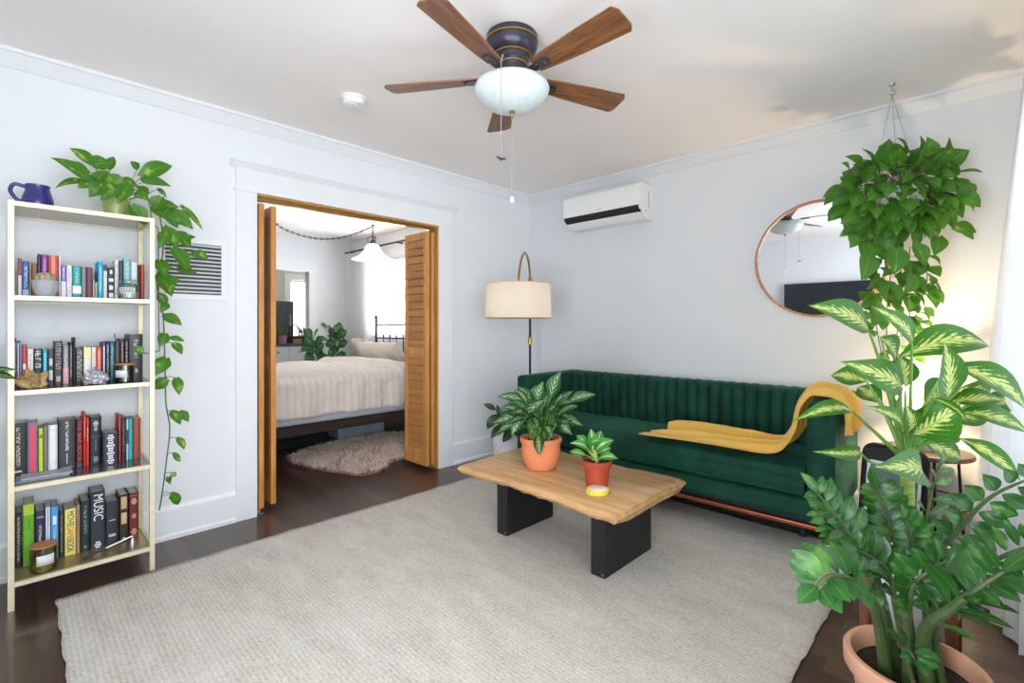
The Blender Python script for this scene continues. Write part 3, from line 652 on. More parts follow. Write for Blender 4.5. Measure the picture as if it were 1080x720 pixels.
row([(60, 181, 168, '2b282d', 'thick black book with cream title at the left end of the third row', ('L', 'e6dcc0', .2, .92, .26), ('B', 'e6dcc0', .09, .12, .4)),
 (183, 254, 162, '83788c', 'grey-violet book with big pink-red panel on its spine', ('B', 'e8456a', .06, .94, .55)),
 (257, 290, 200, 'c3db3f', 'lime green thin book on the third row', ('O', '222822', .82, .5)),
 (292, 320, 188, '8d8b86', 'thin grey book between lime green and white books', ('L', '6a6864', .1, .9, .5)),
 (322, 387, 178, 'dcdfdb', 'white and pale green book left of the large black book', ('B', 'f2f3f5', .01, .99, .5)),
 (391, 506, 143, '35373d', 'large black book with white blackletter title in the middle of the third row', ('L', 'f0f0f0', .38, .96, .2), ('B', 'd8d8d8', .12, .32, .05), ('B', 'd8d8d8', .04, .05, .7)),
 (510, 555, 142, '2b1a1e', 'black book titled THE BAR BOOK in red letters', ('T', 'THE BAR BOOK', .95, .12, .98, 'd83a34'), ('B', '4a3a3e', .01, .09, .9)),
 (557, 577, 102, 'd9302c', 'thin tall red book right of THE BAR BOOK', ('L', 'f0dcd8', .55, .92, .3)),
 (578, 598, 130, 'e03a30', 'second thin red book, a little shorter, beside the black and white cylinder-like book', ('L', 'f4e0dc', .5, .8, .3)),
 (602, 681, 124, '1f2126', 'thick glossy black book with white swirl at the top of the spine', ('O', 'cfd3d6', .86, .3), ('O', 'b9bdc0', .75, .22), ('B', '4b4e55', .58, .6, .95), ('L', 'a9b0b8', .3, .55, .12), ('O', '8ba3b5', .12, .3)),
 (690, 792, 230, '2f3138', 'short wide black book with white floral pattern standing forward', .05, ('O', 'dcdce0', .84, .3), ('O', 'e2e2e6', .6, .34), ('O', 'dcdce0', .36, .32), ('O', 'e2e2e6', .14, .3)),
 (794, 812, 112, 'b8323c', 'thin crimson book behind the floral book on the third row', ('B', 'd24a52', .05, .95, .5)),
 (813, 845, 130, '26262c', 'black book between crimson and white spines of the third row', ('L', '8a8a90', .2, .9, .4)),
 (846, 862, 142, 'd0d2d8', 'thin white and black spine left of the cyan book on the third row', ('B', '3a3a44', .4, .75, 1.0)),
 (863, 890, 138, '24b8bf', 'cyan book near the right end of the third row', ('L', '0f8f98', .2, .9, .4)),
 (892, 944, 134, '9c4636', 'rust brown book at the right end of the third row')], 6.353, 420, ZT[3], .19, 'books on the third book row', .13)
row([(42, 73, 160, '3c3034', 'dark sliver of book at the left end of the bottom row', ('B', '8e3540', .2, .34, .8)),
 (75, 112, 196, '2a2629', 'black book with cream title left of the lime green one on the bottom row', ('L', 'd8cbb0', .1, .92, .45)),
 (116, 173, 150, '6cb52c', 'thick lime green book on the bottom row behind the candle', ('B', 'b4d03a', .82, .99, .98), ('L', '3f7f22', .6, .78, .3)),
 (177, 229, 186, '2c2742', 'dark navy book with white letters above the candle on the bottom row', ('L', 'e8e6ee', .3, .72, .3), ('B', '8d86a8', .86, .9, .7)),
 (230, 255, 166, 'e6e6f0', 'white book between navy and sky blue books on the bottom row', ('B', '6f5fa0', .0, .99, .18)),
 (257, 296, 164, '4d9fd8', 'sky blue book right of the candle on the bottom row', ('B', 'e3f0f8', .66, .82, .5), ('L', 'd0e6f4', .2, .6, .4)),
 (299, 325, 186, '3b322c', 'dark brown thin book left of the yellow game book', ('L', 'b9a98c', .1, .9, .4)),
 (327, 384, 176, 'efe07c', 'yellow book titled MOVIE GAME BOOK in black and red', ('T', 'MOVIE', .85, .63, .95, '26231a'), ('T', 'GAME', .85, .36, .62, 'd8442a'), ('T', 'BOOK', .85, .07, .35, '26231a'), ('B', 'e8c94a', .0, .02, 1.0)),
 (386, 406, 156, 'b08d72', 'tan thin book right of the yellow game book', ('L', '6e4e3c', .2, .9, .4)),
 (408, 455, 134, '1f2f30', 'dark green-black book left of the MUSIC book', ('L', '9cb0a8', .35, .9, .35), ('O', 'b8c4c0', .1, .15)),
 (458, 533, 88, '2f333b', 'large slate black book titled MUSIC', ('T', 'MUSIC', .95, .5, .95, 'f0f0f0'), ('O', 'e6e6e6', .07, .3)),
 (535, 601, 136, '2c2f36', 'dark grey book right of the MUSIC book', ('B', 'c8c8cc', .55, .57, .5), ('B', 'c0c0c4', .18, .24, .55)),
 (604, 651, 104, '2b2620', 'black book with gold panels second from the right on the bottom row', ('B', 'cfa873', .7, .96, .65), ('B', 'd8b384', .38, .62, .6), ('O', 'd0c4b0', .06, .25)),
 (654, 703, 94, '6b1f28', 'dark red book with gold ornaments at the right end of the bottom row', ('O', 'd8b07a', .82, .4), ('O', 'd8b07a', .5, .3), ('O', 'd8b07a', .16, .4), ('B', 'a5605a', .93, .95, .9), ('B', 'a5605a', .04, .06, .9))], 4.8, 500, ZT[4], .205, 'books on the bottom book row', .14)
# ================================================================== THINGS ON THE BOOKCASE
# flat magazines on the third shelf
for k, (ya, yb, xa, xb, z, c, l) in enumerate([(-3.632, -3.46, .205, .318, ZT[3]+.0006, '8b949d', 'grey magazine lying flat on the third shelf in front of the books, lower of two'), (-3.618, -3.45, .21, .31, ZT[3]+.0082, 'a3acb4', 'pale grey magazine lying on top of another in front of the third row')]):
    o = obj('magazine', MB().box(xa, xb, ya, yb, z, z+.007), bmat(c), loc=((xa+xb)/2, (ya+yb)/2, z), smooth=False, bevel=.001); tag(o, l, 'magazine', 'flat magazines on the third shelf')
# jug
p = atx(40, 214, .2); z = ZT[0]+.0005
M['bluejug'] = mat('cobalt_glaze', '2c2f7a', .18, vary=.12, nscale=30, coat=.3)
j = thing('jug', 'small cobalt blue ceramic jug on top of the bookcase', 'jug', (p.x, -3.563, z))
prof = [(.035, 0), (.05, .002), (.056, .02), (.054, .05), (.045, .08), (.041, .1), (.043, .112), (.039, .112), (.037, .1), (.041, .078), (.049, .05), (.05, .02), (0, .012)]
obj('body', MB().lathe(prof, (p.x, -3.563, z)), 'bluejug', j)
obj('handle', MB().tube(catmull([(p.x, -3.563-.041, z+.1), (p.x, -3.563-.075, z+.105), (p.x, -3.563-.088, z+.075), (p.x, -3.563-.07, z+.04), (p.x, -3.563-.052, z+.03)], 6), .008, 10), 'bluejug', j)
# cactus in grey pot (top row)
cy = -3.475+.01; cx = .302; z = ZT[1]+.0006
M['greypot'] = mat('pale_grey_concrete', 'a9adb3', .7, vary=.1, bump=.1); M['cactus'] = mat('woolly_cactus', 'a89f7a', .95, vary=.4, nscale=120, bump=.8, bscale=150)
c = atx(48, 305, cx); cy = c.y
t = thing('potted_cactus', 'round woolly cactus in a pale grey bowl pot on the top book row', 'plant', (cx, cy, z))
obj('pot', MB().lathe([(.02, 0), (.03, .002), (.042, .03), (.047, .072), (.044, .072), (.04, .05), (0, .05)], (cx, cy, z)), 'greypot', t)
cb = MB()
for i in range(1):
    pr = [(0, .046)]+[(.033*math.sin(math.pi*k/12)**.8, .052+.058*(1-math.cos(math.pi*k/12))/2) for k in range(1, 12)]+[(0, .11)]
    cb.lathe([(r*1.0, zz) for r, zz in pr], (cx, cy, z), 28)
for q in cb.v:
    a = math.atan2(q.y-cy, q.x-cx); f = 1+.07*math.cos(a*12); q.x = cx+(q.x-cx)*f; q.y = cy+(q.y-cy)*f
obj('cactus_body', cb, 'cactus', t)
# glass candle jar with lid (top row)
c = atx(136, 310, .3); z = ZT[1]+.0006; q = (c.x, c.y, z)
t = thing('lidded_jar', 'clear lidded glass jar with white wax and label on the top row', 'jar', q)
obj('jar_body', MB().lathe([(.038, 0), (.041, .004), (.041, .062), (.033, .074), (.03, .074), (.037, .06), (.037, .006), (0, .005)], q), 'jarglass', t)
obj('wax', MB().lathe([(.036, .007), (.036, .038), (0, .038)], q), 'white', t)
obj('lid', MB().lathe([(.035, .0745), (.037, .077), (.037, .09), (.033, .096), (0, .098)], q), 'jarglass', t)
M['label'] = mat('paper_label', 'dfe3df', .8, vary=.03)
def label_arc(r, z0, z1, a0, a1, q, m, par, nm='label'):
    mb = MB(); mb.grid(14, 1, lambda u, v: Vector(q)+V(r*math.cos(a0+(a1-a0)*u), r*math.sin(a0+(a1-a0)*u), z0+(z1-z0)*v)); return obj(nm, mb, m, par, solid=.0006)
lb = label_arc(.0417, .026, .056, -1.2, .5, q, 'label', t)
mk = MB(); 
for r_, zz in ((.0423, .045), (.0423, .036)):
    for k in range(5):
        a = -.95+k*.26; mk.grid(2, 1, lambda u, v: Vector(q)+V(r_*math.cos(a+.18*u), r_*math.sin(a+.18*u), zz+.005*v))
obj('label_print', mk, bmat('2a2a2e'), lb, solid=.0003)
# driftwood stone and geode (second row)
def rock(name, c, sx, sy, sz, m, label, cat, seed, facets=.25):
    rnd = random.Random(seed); mb = MB(); c = Vector(c); ph = [rnd.uniform(0, 6) for _ in range(8)]
    def fn(u, v):
        th = 2*math.pi*u; al = math.pi*v; d = V(math.sin(al)*math.cos(th), math.sin(al)*math.sin(th), math.cos(al))
        f = 1+facets*(math.sin(d.x*5+ph[0])*math.sin(d.y*6+ph[1])+.6*math.sin(d.z*7+d.y*9+ph[2]) + .35*math.sin(d.x*17+d.y*13+ph[3]))
        return c+V(d.x*sx*f, d.y*sy*f, max(0, (d.z*.62+.42)*sz*f) if d.z*.62+.42 > 0 else 0)
    mb.grid(36, 20, fn); return tag(obj(name, mb, m, loc=c, ang=180), label, cat)
M['drift'] = mat('ochre_stone', 'a88a5c', .8, vary=.55, nscale=30, bump=.6, bscale=60)
def geode_mat():
    t = NT('grey_geode'); co = t.coord(); vo = t.n('ShaderNodeTexVoronoi'); vo.inputs['Scale'].default_value = 70; t.l(co, vo.inputs['Vector'])
    t.l(t.ramp(vo.outputs['Distance'], [(.1, lin('f0eff4')), (.6, lin('9a99a5'))]), t.b.inputs['Base Color']); t.b.inputs['Roughness'].default_value = .25; t.bump(vo.outputs['Distance'], .8, .01); return t.m
M['geode'] = geode_mat()
c = atx(27, 405, .3); rock('stone', (.3, -3.585, ZT[2]+.001), .035, .048, .062, 'drift', 'ochre and brown rough stone at the left of the second shelf', 'stone', 3)
c = atx(101, 402, .3); rock('geode', (.3, c.y, ZT[2]+.001), .03, .046, .062, 'geode', 'sparkling grey white geode on the second shelf in front of the books', 'stone', 9, .16)
# candle jar with wooden lid (second row)
def candle(q, r, h, gm, label, lid_r=None, tilt=0, lab=(-1.3, .2)):
    t = thing('candle_jar', label, 'candle', q)
    obj('jar', MB().lathe([(r*.9, 0), (r, .004), (r, h), (r-.003, h), (r-.003, .006), (0, .005)], q), gm, t)
    obj('wax', MB().lathe([(r-.0035, .0065), (r-.0035, h*.45), (0, h*.45)], q), bmat('b9a35e') if gm == 'greenglass' else bmat('8a7c50'), t)
    obj('lid', MB().lathe([(r+.002, h+.0005), (r+.003, h+.002), (r+.003, h+.007), (r+.001, h+.009), (0, h+.009)], q), 'lidwood', t)
    label_arc(r+.0008, h*.3, h*.72, *lab, q, 'label', t)
    return t
c = atx(132, 400, .285); candle((.285, c.y, ZT[2]+.0006), .0385, .083, 'smokeglass', 'dark glass candle with wooden lid at the right of the second shelf', lab=(-1.35, .1))
c = atx(46, 600, .3); candle((.3, c.y, ZT[4]+.0006), .045, .105, 'greenglass', 'olive green glass candle with wooden lid on the bottom shelf', lab=(-.55, .8))
c = atx(124, 375, .14)
# incense stick standing up above the books of the second row
tag(obj('incense_stick', MB().tube([(.12, c.y-.004, ZT[2]+.16), (.12, c.y-.006, ZT[2]+.2), (.12, c.y-.01, ZT[2]+.238)], .003, 6), bmat('9a6a55'), loc=(.12, c.y, ZT[2]+.16)), 'thin reddish stick poking up above the books of the second row', 'stick')
# candle snuffer (bottom shelf)
a, b, d = V(.31, -3.415, ZT[4]+.012), V(.27, -3.325, ZT[4]+.03), V(.3, -3.232, ZT[4]+.052)
t = thing('candle_snuffer', 'silver bell candle snuffer with long black handle on the bottom shelf', 'candle snuffer', (b.x, b.y, ZT[4]))
a.z = ZT[4]+.006
obj('handle', MB().tube([a, a.lerp(d, .45)], [.0055, .0045], 8), 'black', t)
obj('rod', MB().tube([a.lerp(d, .45), d], .003, 8), 'chrome', t)
obj('bell', MB().lathe([(.015, .0006), (.0145, .012), (.01, .03), (.005, .045), (.0, .05)], (d.x, d.y, ZT[4]), 20), 'chrome', t)
# ================================================================== WALL VENT
va, vb, z0, z1 = -3.08, -2.735, 1.355, 1.715
t = thing('wall_vent', 'white louvred wall vent behind the trailing plant', 'vent', (0, (va+vb)/2, z0))
f = MB(); w = .032
f.box(.0005, .012, va, va+w, z0, z1); f.box(.0005, .012, vb-w, vb, z0, z1); f.box(.0005, .012, va+w, vb-w, z0, z0+w); f.box(.0005, .012, va+w, vb-w, z1-w, z1)
obj('frame', f, 'trim', t, smooth=False, bevel=.002)
obj('duct_shade', MB().box(.0004, .001, va+w, vb-w, z0+w, z1-w), bmat('3a3d42'), t, smooth=False)  # dark sheet on the solid wall, standing for shade behind the slats
s = MB(); n = 13
for k in range(n):
    z = z0+w+(z1-z0-2*w)*(k+.5)/n; s.prism([(.003, z+.006), (.004, z+.007), (.0125, z-.001), (.0115, z-.003)], va+w, vb-w, lambda a, b, h: V(a, h, b))
obj('slats', s, 'trim', t, smooth=False)
# ================================================================== SMOKE DETECTOR
q = V(.735, -2.29, H)
t = thing('smoke_detector', 'round white smoke detector on the ceiling', 'smoke detector', q)
obj('base', MB().lathe([(.068, -.0005), (.068, -.012), (.06, -.014)], q), 'white', t)
obj('cover', MB().lathe([(.06, -.0142), (.061, -.03), (.052, -.042), (.03, -.046), (0, -.046)], q), 'white', t)
obj('sensor_vent', MB().lathe([(.026, -.0462), (.024, -.05), (0, -.051)], q+V(.012, -.014, 0), 20), 'white', t)
# ================================================================== AIR CONDITIONER
ax0, ax1, az = .603, 1.362, 2.058
t = thing('air_conditioner', 'white wall split air conditioner under the crown moulding', 'air conditioner', ((ax0+ax1)/2, 0, az))
pr = [(-.001, 0), (-.07, -.0), (-.13, .022), (-.165, .055), (-.172, .065), (-.19, .068), (-.205, .075), (-.207, .25), (-.2, .272), (-.18, .282), (-.001, .282)]
obj('body', MB().prism(pr, ax0, ax1, lambda a, b, h: V(h, a, az+b)), 'white', t, ang=30, bevel=.004)
obj('louver_gap_shade', MB().prism([(-.168, .05), (-.2055, .074), (-.2085, .076), (-.2085, .1), (-.17, .1)], ax0+.008, ax1-.012, lambda a, b, h: V(h, a, az+b)), 'black', t, smooth=False)  # solid black strip standing for the shade inside the gap
obj('front_panel', MB().prism([(-.2, .1), (-.212, .1), (-.214, .11), (-.212, .255), (-.2, .276), (-.19, .278)], ax0+.002, ax1-.002, lambda a, b, h: V(h, a, az+b)), 'white', t, ang=50)
obj('air_flap', MB().prism([(-.115, .006), (-.165, .045), (-.172, .05), (-.172, .044), (-.12, .0)], ax0+.03, ax1-.03, lambda a, b, h: V(h, a, az+b)), 'white', t, smooth=False)
mk = MB()
for k in range(6): mk.box(ax1-.0002, ax1+.0008, -.075, -.06, az+.1+k*.022, az+.112+k*.022)
mk.box(ax1-.0002, ax1+.001, -.12, -.1, az+.062, az+.072)
obj('side_print', mk, bmat('8e8f92'), t, smooth=False)
mk = MB(); 
for k in range(5): mk.box((ax0+ax1)/2-.03+k*.011, (ax0+ax1)/2-.022+k*.011, -.2145, -.213, az+.118, az+.124)
obj('logo', mk, bmat('b9babd'), t, smooth=False)
# ================================================================== ROUND MIRROR
mc = V(2.53, 0, 1.637); mr = .372
t = thing('round_mirror', 'large round wall mirror with thin wooden copper rim behind the hanging plant', 'mirror', mc)
rot = Matrix.Translation(mc) @ Matrix.Rotation(R(90), 4, 'X')
obj('mirror_glass', MB().lathe([(mr-.008, .006), (mr-.008, .02), (0, .02)], (0, 0, 0), 96, rot), 'mirror', t, smooth=False)
M['rim'] = wood('copper_wood_rim', '9a6138', 'c98d5c', 'x', 1, .4)
obj('rim', MB().lathe([(mr-.009, .001), (mr+.004, .001), (mr+.004, .034), (mr-.009, .034), (mr-.009, .001)], (0, 0, 0), 96, rot), 'rim', t, ang=30)
# ================================================================== TELEVISION (seen in the mirror)
t = thing('television', 'large black flat television on the wall opposite the sofa, seen in the mirror', 'television', (1.72, YF, 1.13))
obj('cabinet', MB().box(1.105, 2.335, YF+.03, YF+.075, 1.135, 1.83), 'black', t, smooth=False, bevel=.004)
obj('screen', MB().box(1.115, 2.325, YF+.0755, YF+.077, 1.15, 1.82), 'screen', t, smooth=False)
obj('wall_bracket', MB().box(1.5, 1.95, YF+.0005, YF+.031, 1.35, 1.65), 'black', t, smooth=False)
# ================================================================== CEILING FAN
fc = V(1.789, -2.079, 0)
F = thing('ceiling_fan', 'five bladed walnut ceiling fan with dark bronze motor and frosted bowl light', 'ceiling fan', (fc.x, fc.y, H))
Z = lambda r, d: (r, H-d)
obj('motor_housing', MB().lathe([Z(.098, .0), Z(.112, .003), Z(.116, .022), Z(.112, .035), Z(.113, .055), Z(.105, .075), Z(.09, .09), Z(.078, .096), Z(.075, .112), Z(.076, .125), Z(.068, .135), Z(.062, .145), Z(.062, .17), Z(.055, .178), Z(0, .178)], fc, 56), 'bronze', F, ang=30)
for r, d in ((.114, .03), (.083, .094), (.069, .136)):
    obj('trim_ring', MB().lathe([Z(r-.004, d-.004), Z(r+.003, d-.003), Z(r+.003, d+.004), Z(r-.004, d+.005), Z(r-.004, d-.004)], fc, 56), 'brass', F)
for k in range(5):
    a = R(69.8+72*k); zb = H-.187
    X = Matrix.Translation(V(fc.x, fc.y, zb)) @ Matrix.Rotation(a, 4, 'Z') @ Matrix.Rotation(R(-12), 4, 'X')
    out = []
    for i in range(13):
        u = i/12; out.append((.145+u*.43, .05+.018*u-.012*(1-u)**4))
    top = out+[(.587, .052), (.592, .04)]; poly = top+[(x, -w) for x, w in reversed(top)]
    bl = MB(); bl.prism(poly, -.0035, .0035, lambda p, q, h: V(p, q, h))
    me_o = obj('blade', bl, 'walnut', F, local=True, smooth=False); me_o.matrix_local = XF[F].inverted() @ X
    ir = MB(); ir.prism([(.055, .014), (.1, .012), (.14, .02), (.2, .024), (.222, .016), (.226, 0), (.222, -.016), (.2, -.024), (.14, -.02), (.1, -.012), (.055, -.014)], -.011, -.0045, lambda p, q, h: X @ V(p, q, h))
    io = obj('blade_iron', ir, 'bronze', F, smooth=False, bevel=.002)
    for sx, sy in ((.165, .012), (.165, -.012), (.205, 0)): obj('screw', MB().lathe([(.005, -.0115), (.005, -.0135), (0, -.014)], (0, 0, 0), 10, X @ Matrix.Translation((sx, sy, 0))), 'brass', io)
obj('light_collar', MB().lathe([Z(.05, .178), Z(.072, .182), Z(.085, .195), Z(.085, .21), Z(0, .21)], fc, 40), 'bronze', F)
M['frost'] = mat('frosted_alabaster_glass', 'd2dcdd', .35, vary=.05, nscale=40, bump=.03)
obj('light_bowl', MB().lathe([Z(.086, .2), Z(.13, .207), Z(.16, .222), Z(.168, .24), Z(.163, .258), Z(.145, .285), Z(.112, .31), Z(.06, .33), Z(0, .336)], fc, 64), 'frost', F, ang=60)
obj('finial', MB().lathe([Z(.012, .334), Z(.013, .342), Z(.006, .347), Z(.004, .358), Z(0, .359)], fc, 20), 'brass', F)
c1 = obj('pull_chain', MB().tube([(fc.x, fc.y, H-.357), (fc.x, fc.y, H-.72)], .0016, 6), 'chrome', F)
obj('chain_pull', MB().lathe([(.002, H-.717), (.008, H-.725), (.011, H-.737), (.007, H-.745), (0, H-.746)], fc, 16), 'white', c1)
e = fc+(-RT*.045)-FW*.178
c2 = obj('pull_chain', MB().tube([(fc.x-RT.x*.02-FW.x*.06, fc.y-RT.y*.02-FW.y*.06, H-.165), (e.x+.01, e.y, H-.185), (e.x, e.y, H-.21), (e.x, e.y, H-.605)], .0016, 6), 'chrome', F)
fb = MB()
for k in range(3):
    a = R(20+120*k); fb.tube([(e.x, e.y, H-.61), (e.x+.02*math.cos(a), e.y+.02*math.sin(a), H-.613+.004*k)], [.0045, .0035], 8)
obj('chain_pull', fb, 'bronze', c2)
# ================================================================== ARC FLOOR LAMP
lp = V(.345, -.37, 0); sc_ = V(.645, -.84, 0); zsh = 1.262
LAMP = thing('floor_lamp', 'black and brass arc floor lamp with lit white drum shade behind the sofa arm', 'floor lamp', lp)
obj('base', MB().lathe([(.15, .0005), (.15, .018), (.14, .024), (.02, .03), (0, .03)], lp), 'black', LAMP)
obj('pole', MB().tube([lp+V(0, 0, .03), lp+V(0, 0, 1.6)], .011, 14), 'black', LAMP)
obj('pole_collar', MB().lathe([(.012, 1.03), (.019, 1.035), (.019, 1.09), (.012, 1.095)], lp, 20), 'brass', LAMP)
obj('elbow_joint', MB().lathe([(.012, 1.585), (.02, 1.59), (.02, 1.625), (.014, 1.64), (0, 1.64)], lp, 20), 'brass', LAMP)
d = sc_-lp; arm = catmull([lp+V(0, 0, 1.62), lp+d*.06+V(0, 0, 1.72), lp+d*.25+V(0, 0, 1.81), lp+d*.5+V(0, 0, 1.825), lp+d*.78+V(0, 0, 1.74), lp+d*.95+V(0, 0, 1.6), lp+d+V(0, 0, 1.45)], 8)
obj('arm', MB().tube(arm, .0095, 12), 'brass', LAMP)
sh = obj('lamp_shade', MB().lathe([(.262, zsh), (.256, zsh+.275)], sc_, 72).add([], []), 'shade', LAMP)
# open drum: remove the end caps of the lathe
def uncap(o, nseg):
    import bmesh
    b = bmesh.new(); b.from_mesh(o.data); bmesh.ops.delete(b, geom=[f for f in b.faces if len(f.verts) >= nseg], context='FACES'); b.to_mesh(o.data); b.free()
uncap(sh, 72)
obj('shade_trim', MB().lathe([(.2625, zsh), (.264, zsh), (.264, zsh+.006), (.2625, zsh+.006), (.2625, zsh)], sc_, 72).lathe([(.2565, zsh+.27), (.2575, zsh+.27), (.2575, zsh+.276), (.2565, zsh+.276), (.2565, zsh+.27)], sc_, 72), bmat('d9b98c'), LAMP)
sp = MB()
for k in range(3):
    a = 2*math.pi*k/3+.4; sp.tube([sc_+V(0, 0, zsh+.2), sc_+V(.257*math.cos(a), .257*math.sin(a), zsh+.262)], .002, 6)
obj('shade_spider', sp, 'brass', LAMP)
obj('bulb', MB().lathe([(.012, .18), (.016, .16), (.03, .12), (.032, .1), (.02, .075), (0, .068)], sc_+V(0, 0, zsh), 20), mat('lit_bulb', 'fff0d8', .4, emit=('ffe6c4', 8)), LAMP)
def bulb_light(name, p, w, col, r=.03):
    L = bpy.data.lights.new(name, 'POINT'); L.energy = w; L.color = col; L.shadow_soft_size = r
    o = bpy.data.objects.new(name, L); C.objects.link(o); o.location = p; return o
# ================================================================== PLANTS
def pot(prof, q, m, par, name='pot', seg=56): return obj(name, MB().lathe(prof, q, seg), m, par, ang=35)
def soil(q, r, z, par):
    mb = MB(); rnd = random.Random(r)
    def fn(u, v):
        a = 2*math.pi*u; return Vector(q)+V(r*v*math.cos(a), r*v*math.sin(a), z+.006*math.sin(a*3+v*7)*(1-v)+.004*math.sin(a*7+v*19)*(1-v*v))
    mb.grid(36, 8, fn); return obj('soil', mb, 'soil', par)
TOC = (-FW+UP*.35).normalized()          # leaves lean towards the room
rnd = random.Random(11)
def jit(s): return V(rnd.uniform(-s, s), rnd.uniform(-s, s), rnd.uniform(-s, s))
# ---- pothos on the bookcase
q = V(.2, -3.283, ZT[0]+.0005)
t = thing('trailing_pothos', 'pothos trailing from a pale green pot on top of the bookcase', 'plant', q)
pot([(.042, 0), (.046, .003), (.056, .1), (.058, .105), (.053, .105), (.05, .08), (0, .08)], q, 'greenpot', t); soil(q, .0515, .085, t)
lf = MB(); st = MB()
pl = [(93, 190, 53, 166, 13, .3), (93, 183, 64, 172, 11, .26), (90, 192, 58, 199, 9, .28), (96, 173, 73, 156, 13, .2), (98, 174, 117, 171, 15, .2), (115, 178, 120, 165, 8, .15), (99, 192, 82, 199, 11, .3), (109, 194, 94, 208, 12, .32), (113, 186, 130, 201, 15, .3), (99, 196, 116, 180, 12, .22), (150, 186, 182, 175, 16, .2), (151, 192, 181, 197, 16, .28), (166, 200, 176, 209, 9, .26), (139, 217, 154, 238, 16, .31), (166, 217, 189, 219, 14, .26), (178, 223, 204, 242, 16, .27), (192, 218, 214, 243, 7, .24), (177, 226, 187, 241, 13, .29), (173, 240, 186, 263, 16, .3), (184, 246, 201, 262, 15, .27), (182, 262, 197, 288, 17, .3), (202, 268, 220, 275, 14, .25), (187, 285, 209, 289, 13, .27), (168, 275, 174, 293, 13, .3), (170, 208, 163, 222, 14, .3), (163, 218, 176, 232, 13, .25), (165, 290, 181, 313, 20, .3), (171, 297, 190, 295, 12, .26), (155, 205, 143, 196, 10, .2), (128, 190, 146, 200, 13, .28), (136, 195, 124, 215, 13, .31), (118, 195, 106, 212, 13, .33), (145, 178, 137, 170, 10, .15), (142, 205, 158, 212, 12, .3),
      (176, 246, 168, 262, 12, .31), (195, 255, 207, 250, 10, .24), (173, 333, 192, 343, 15, .28), (174, 352, 168, 366, 13, .3), (180, 356, 195, 360, 8, .27), (183, 362, 192, 374, 11, .28), (175, 378, 164, 396, 17, .3), (176, 400, 160, 410, 14, .3), (186, 399, 189, 417, 12, .28), (181, 434, 190, 448, 12, .27), (190, 434, 199, 445, 11, .27), (187, 462, 194, 474, 9, .27), (183, 478, 190, 487, 7, .27), (181, 499, 186, 502, 6, .27), (178, 503, 180, 511, 7, .27), (181, 520, 188, 532, 11, .27), (186, 521, 178, 526, 6, .27), (150, 372, 141, 365, 9, .36), (176, 320, 169, 330, 8, .28), (168, 310, 176, 322, 9, .27)]
nodes = []
for bx, by, tx, ty, w, x in pl:
    b = atx(bx, by, x); e = atx(tx, ty, x+rnd.uniform(-.03, .05)); wd = w/511*2.35*(1.15 if by < 330 else .95)
    lf.leaf(b, e, wd, V(1, 0, .5)+RT*0+jit(.35), 'heart', rnd.uniform(.05, .2), .25); nodes.append((b, by))
vine = [V(.21, -3.283, ZT[0]+.09), V(.23, -3.22, ZT[0]+.16), V(.24, -3.14, ZT[0]+.1), atx(168, 225, .27), atx(172, 262, .28), atx(166, 300, .28), atx(172, 333, .275), atx(174, 385, .27), atx(175, 425, .27), atx(179, 452, .27), atx(175, 490, .27), atx(171, 520, .27), atx(168, 538, .27)]
vc = catmull(vine, 7); st.tube(vc, .0032, 6)
v2 = catmull([V(.2, -3.27, ZT[0]+.09), V(.25, -3.17, ZT[0]+.12), atx(160, 240, .3), atx(161, 300, .31), atx(160, 345, .32), atx(163, 370, .34), atx(150, 372, .36)], 7)
v2 = [V(p.x, max(p.y, -3.128) if p.z < 1.72 and i < 36 else p.y, p.z) for i, p in enumerate(v2)]
st.tube(v2, .0025, 6)
for b, by in nodes:
    if by < 212 and b.y < -3.14: src = V(.2, -3.283, ZT[0]+.085)+V(rnd.uniform(-.03, .03), rnd.uniform(-.03, .03), 0); mid = (src+b)/2+V(0, 0, .03)
    else:
        src = min(vc+v2[20:], key=lambda p: (p-b).length); mid = (src+b)/2+V(0, 0, .012)
    st.tube(bez(src, mid, b, 5), .0016, 5)
obj('leaves', lf, 'pothos', t, ang=180); obj('vines', st, 'stem_dark', t)
# ---- hanging pothos
hk = V(2.945, -.345, H); q = V(2.965, -.36, 1.78)
t = thing('hanging_pothos', 'bushy pothos hanging from a ceiling hook in front of the round mirror', 'plant', hk)
pot([(.07, 0), (.1, .02), (.125, .13), (.13, .14), (.12, .14), (.11, .1), (0, .1)], q, 'whitepot', t)
hb = obj('ceiling_hook', MB().lathe([(.016, -.0005), (.014, -.008), (.004, -.012)], hk, 16).tube(catmull([hk+V(0, 0, -.01), hk+V(0, 0, -.03), hk+V(.012, .006, -.045), hk+V(.004, .002, -.06), hk+V(-.01, -.004, -.05)], 5), .0028, 8), 'chrome', t)
wr = MB()
for a in (R(40), R(160), R(280)): wr.tube([hk+V(0, 0, -.058), q+V(.126*math.cos(a), .126*math.sin(a), .138)], .0014, 5)
obj('hanger_wire', wr, 'chrome', t)
lf = MB(); st = MB(); cen = V(2.965, -.36, 1.9)
def hang_leaf(p, out, L, w, droop=.5):
    d = (out*.7+V(0, 0, -droop)+jit(.35)).normalized(); e = p+d*L
    if e.y > -.02: e.y = -.02-rnd.uniform(0, .03)
    lf.leaf(p, e, w, (out*.55+UP*.25-FW*.9+jit(.5)), 'heart', rnd.uniform(.04, .2), .3)
N = 230
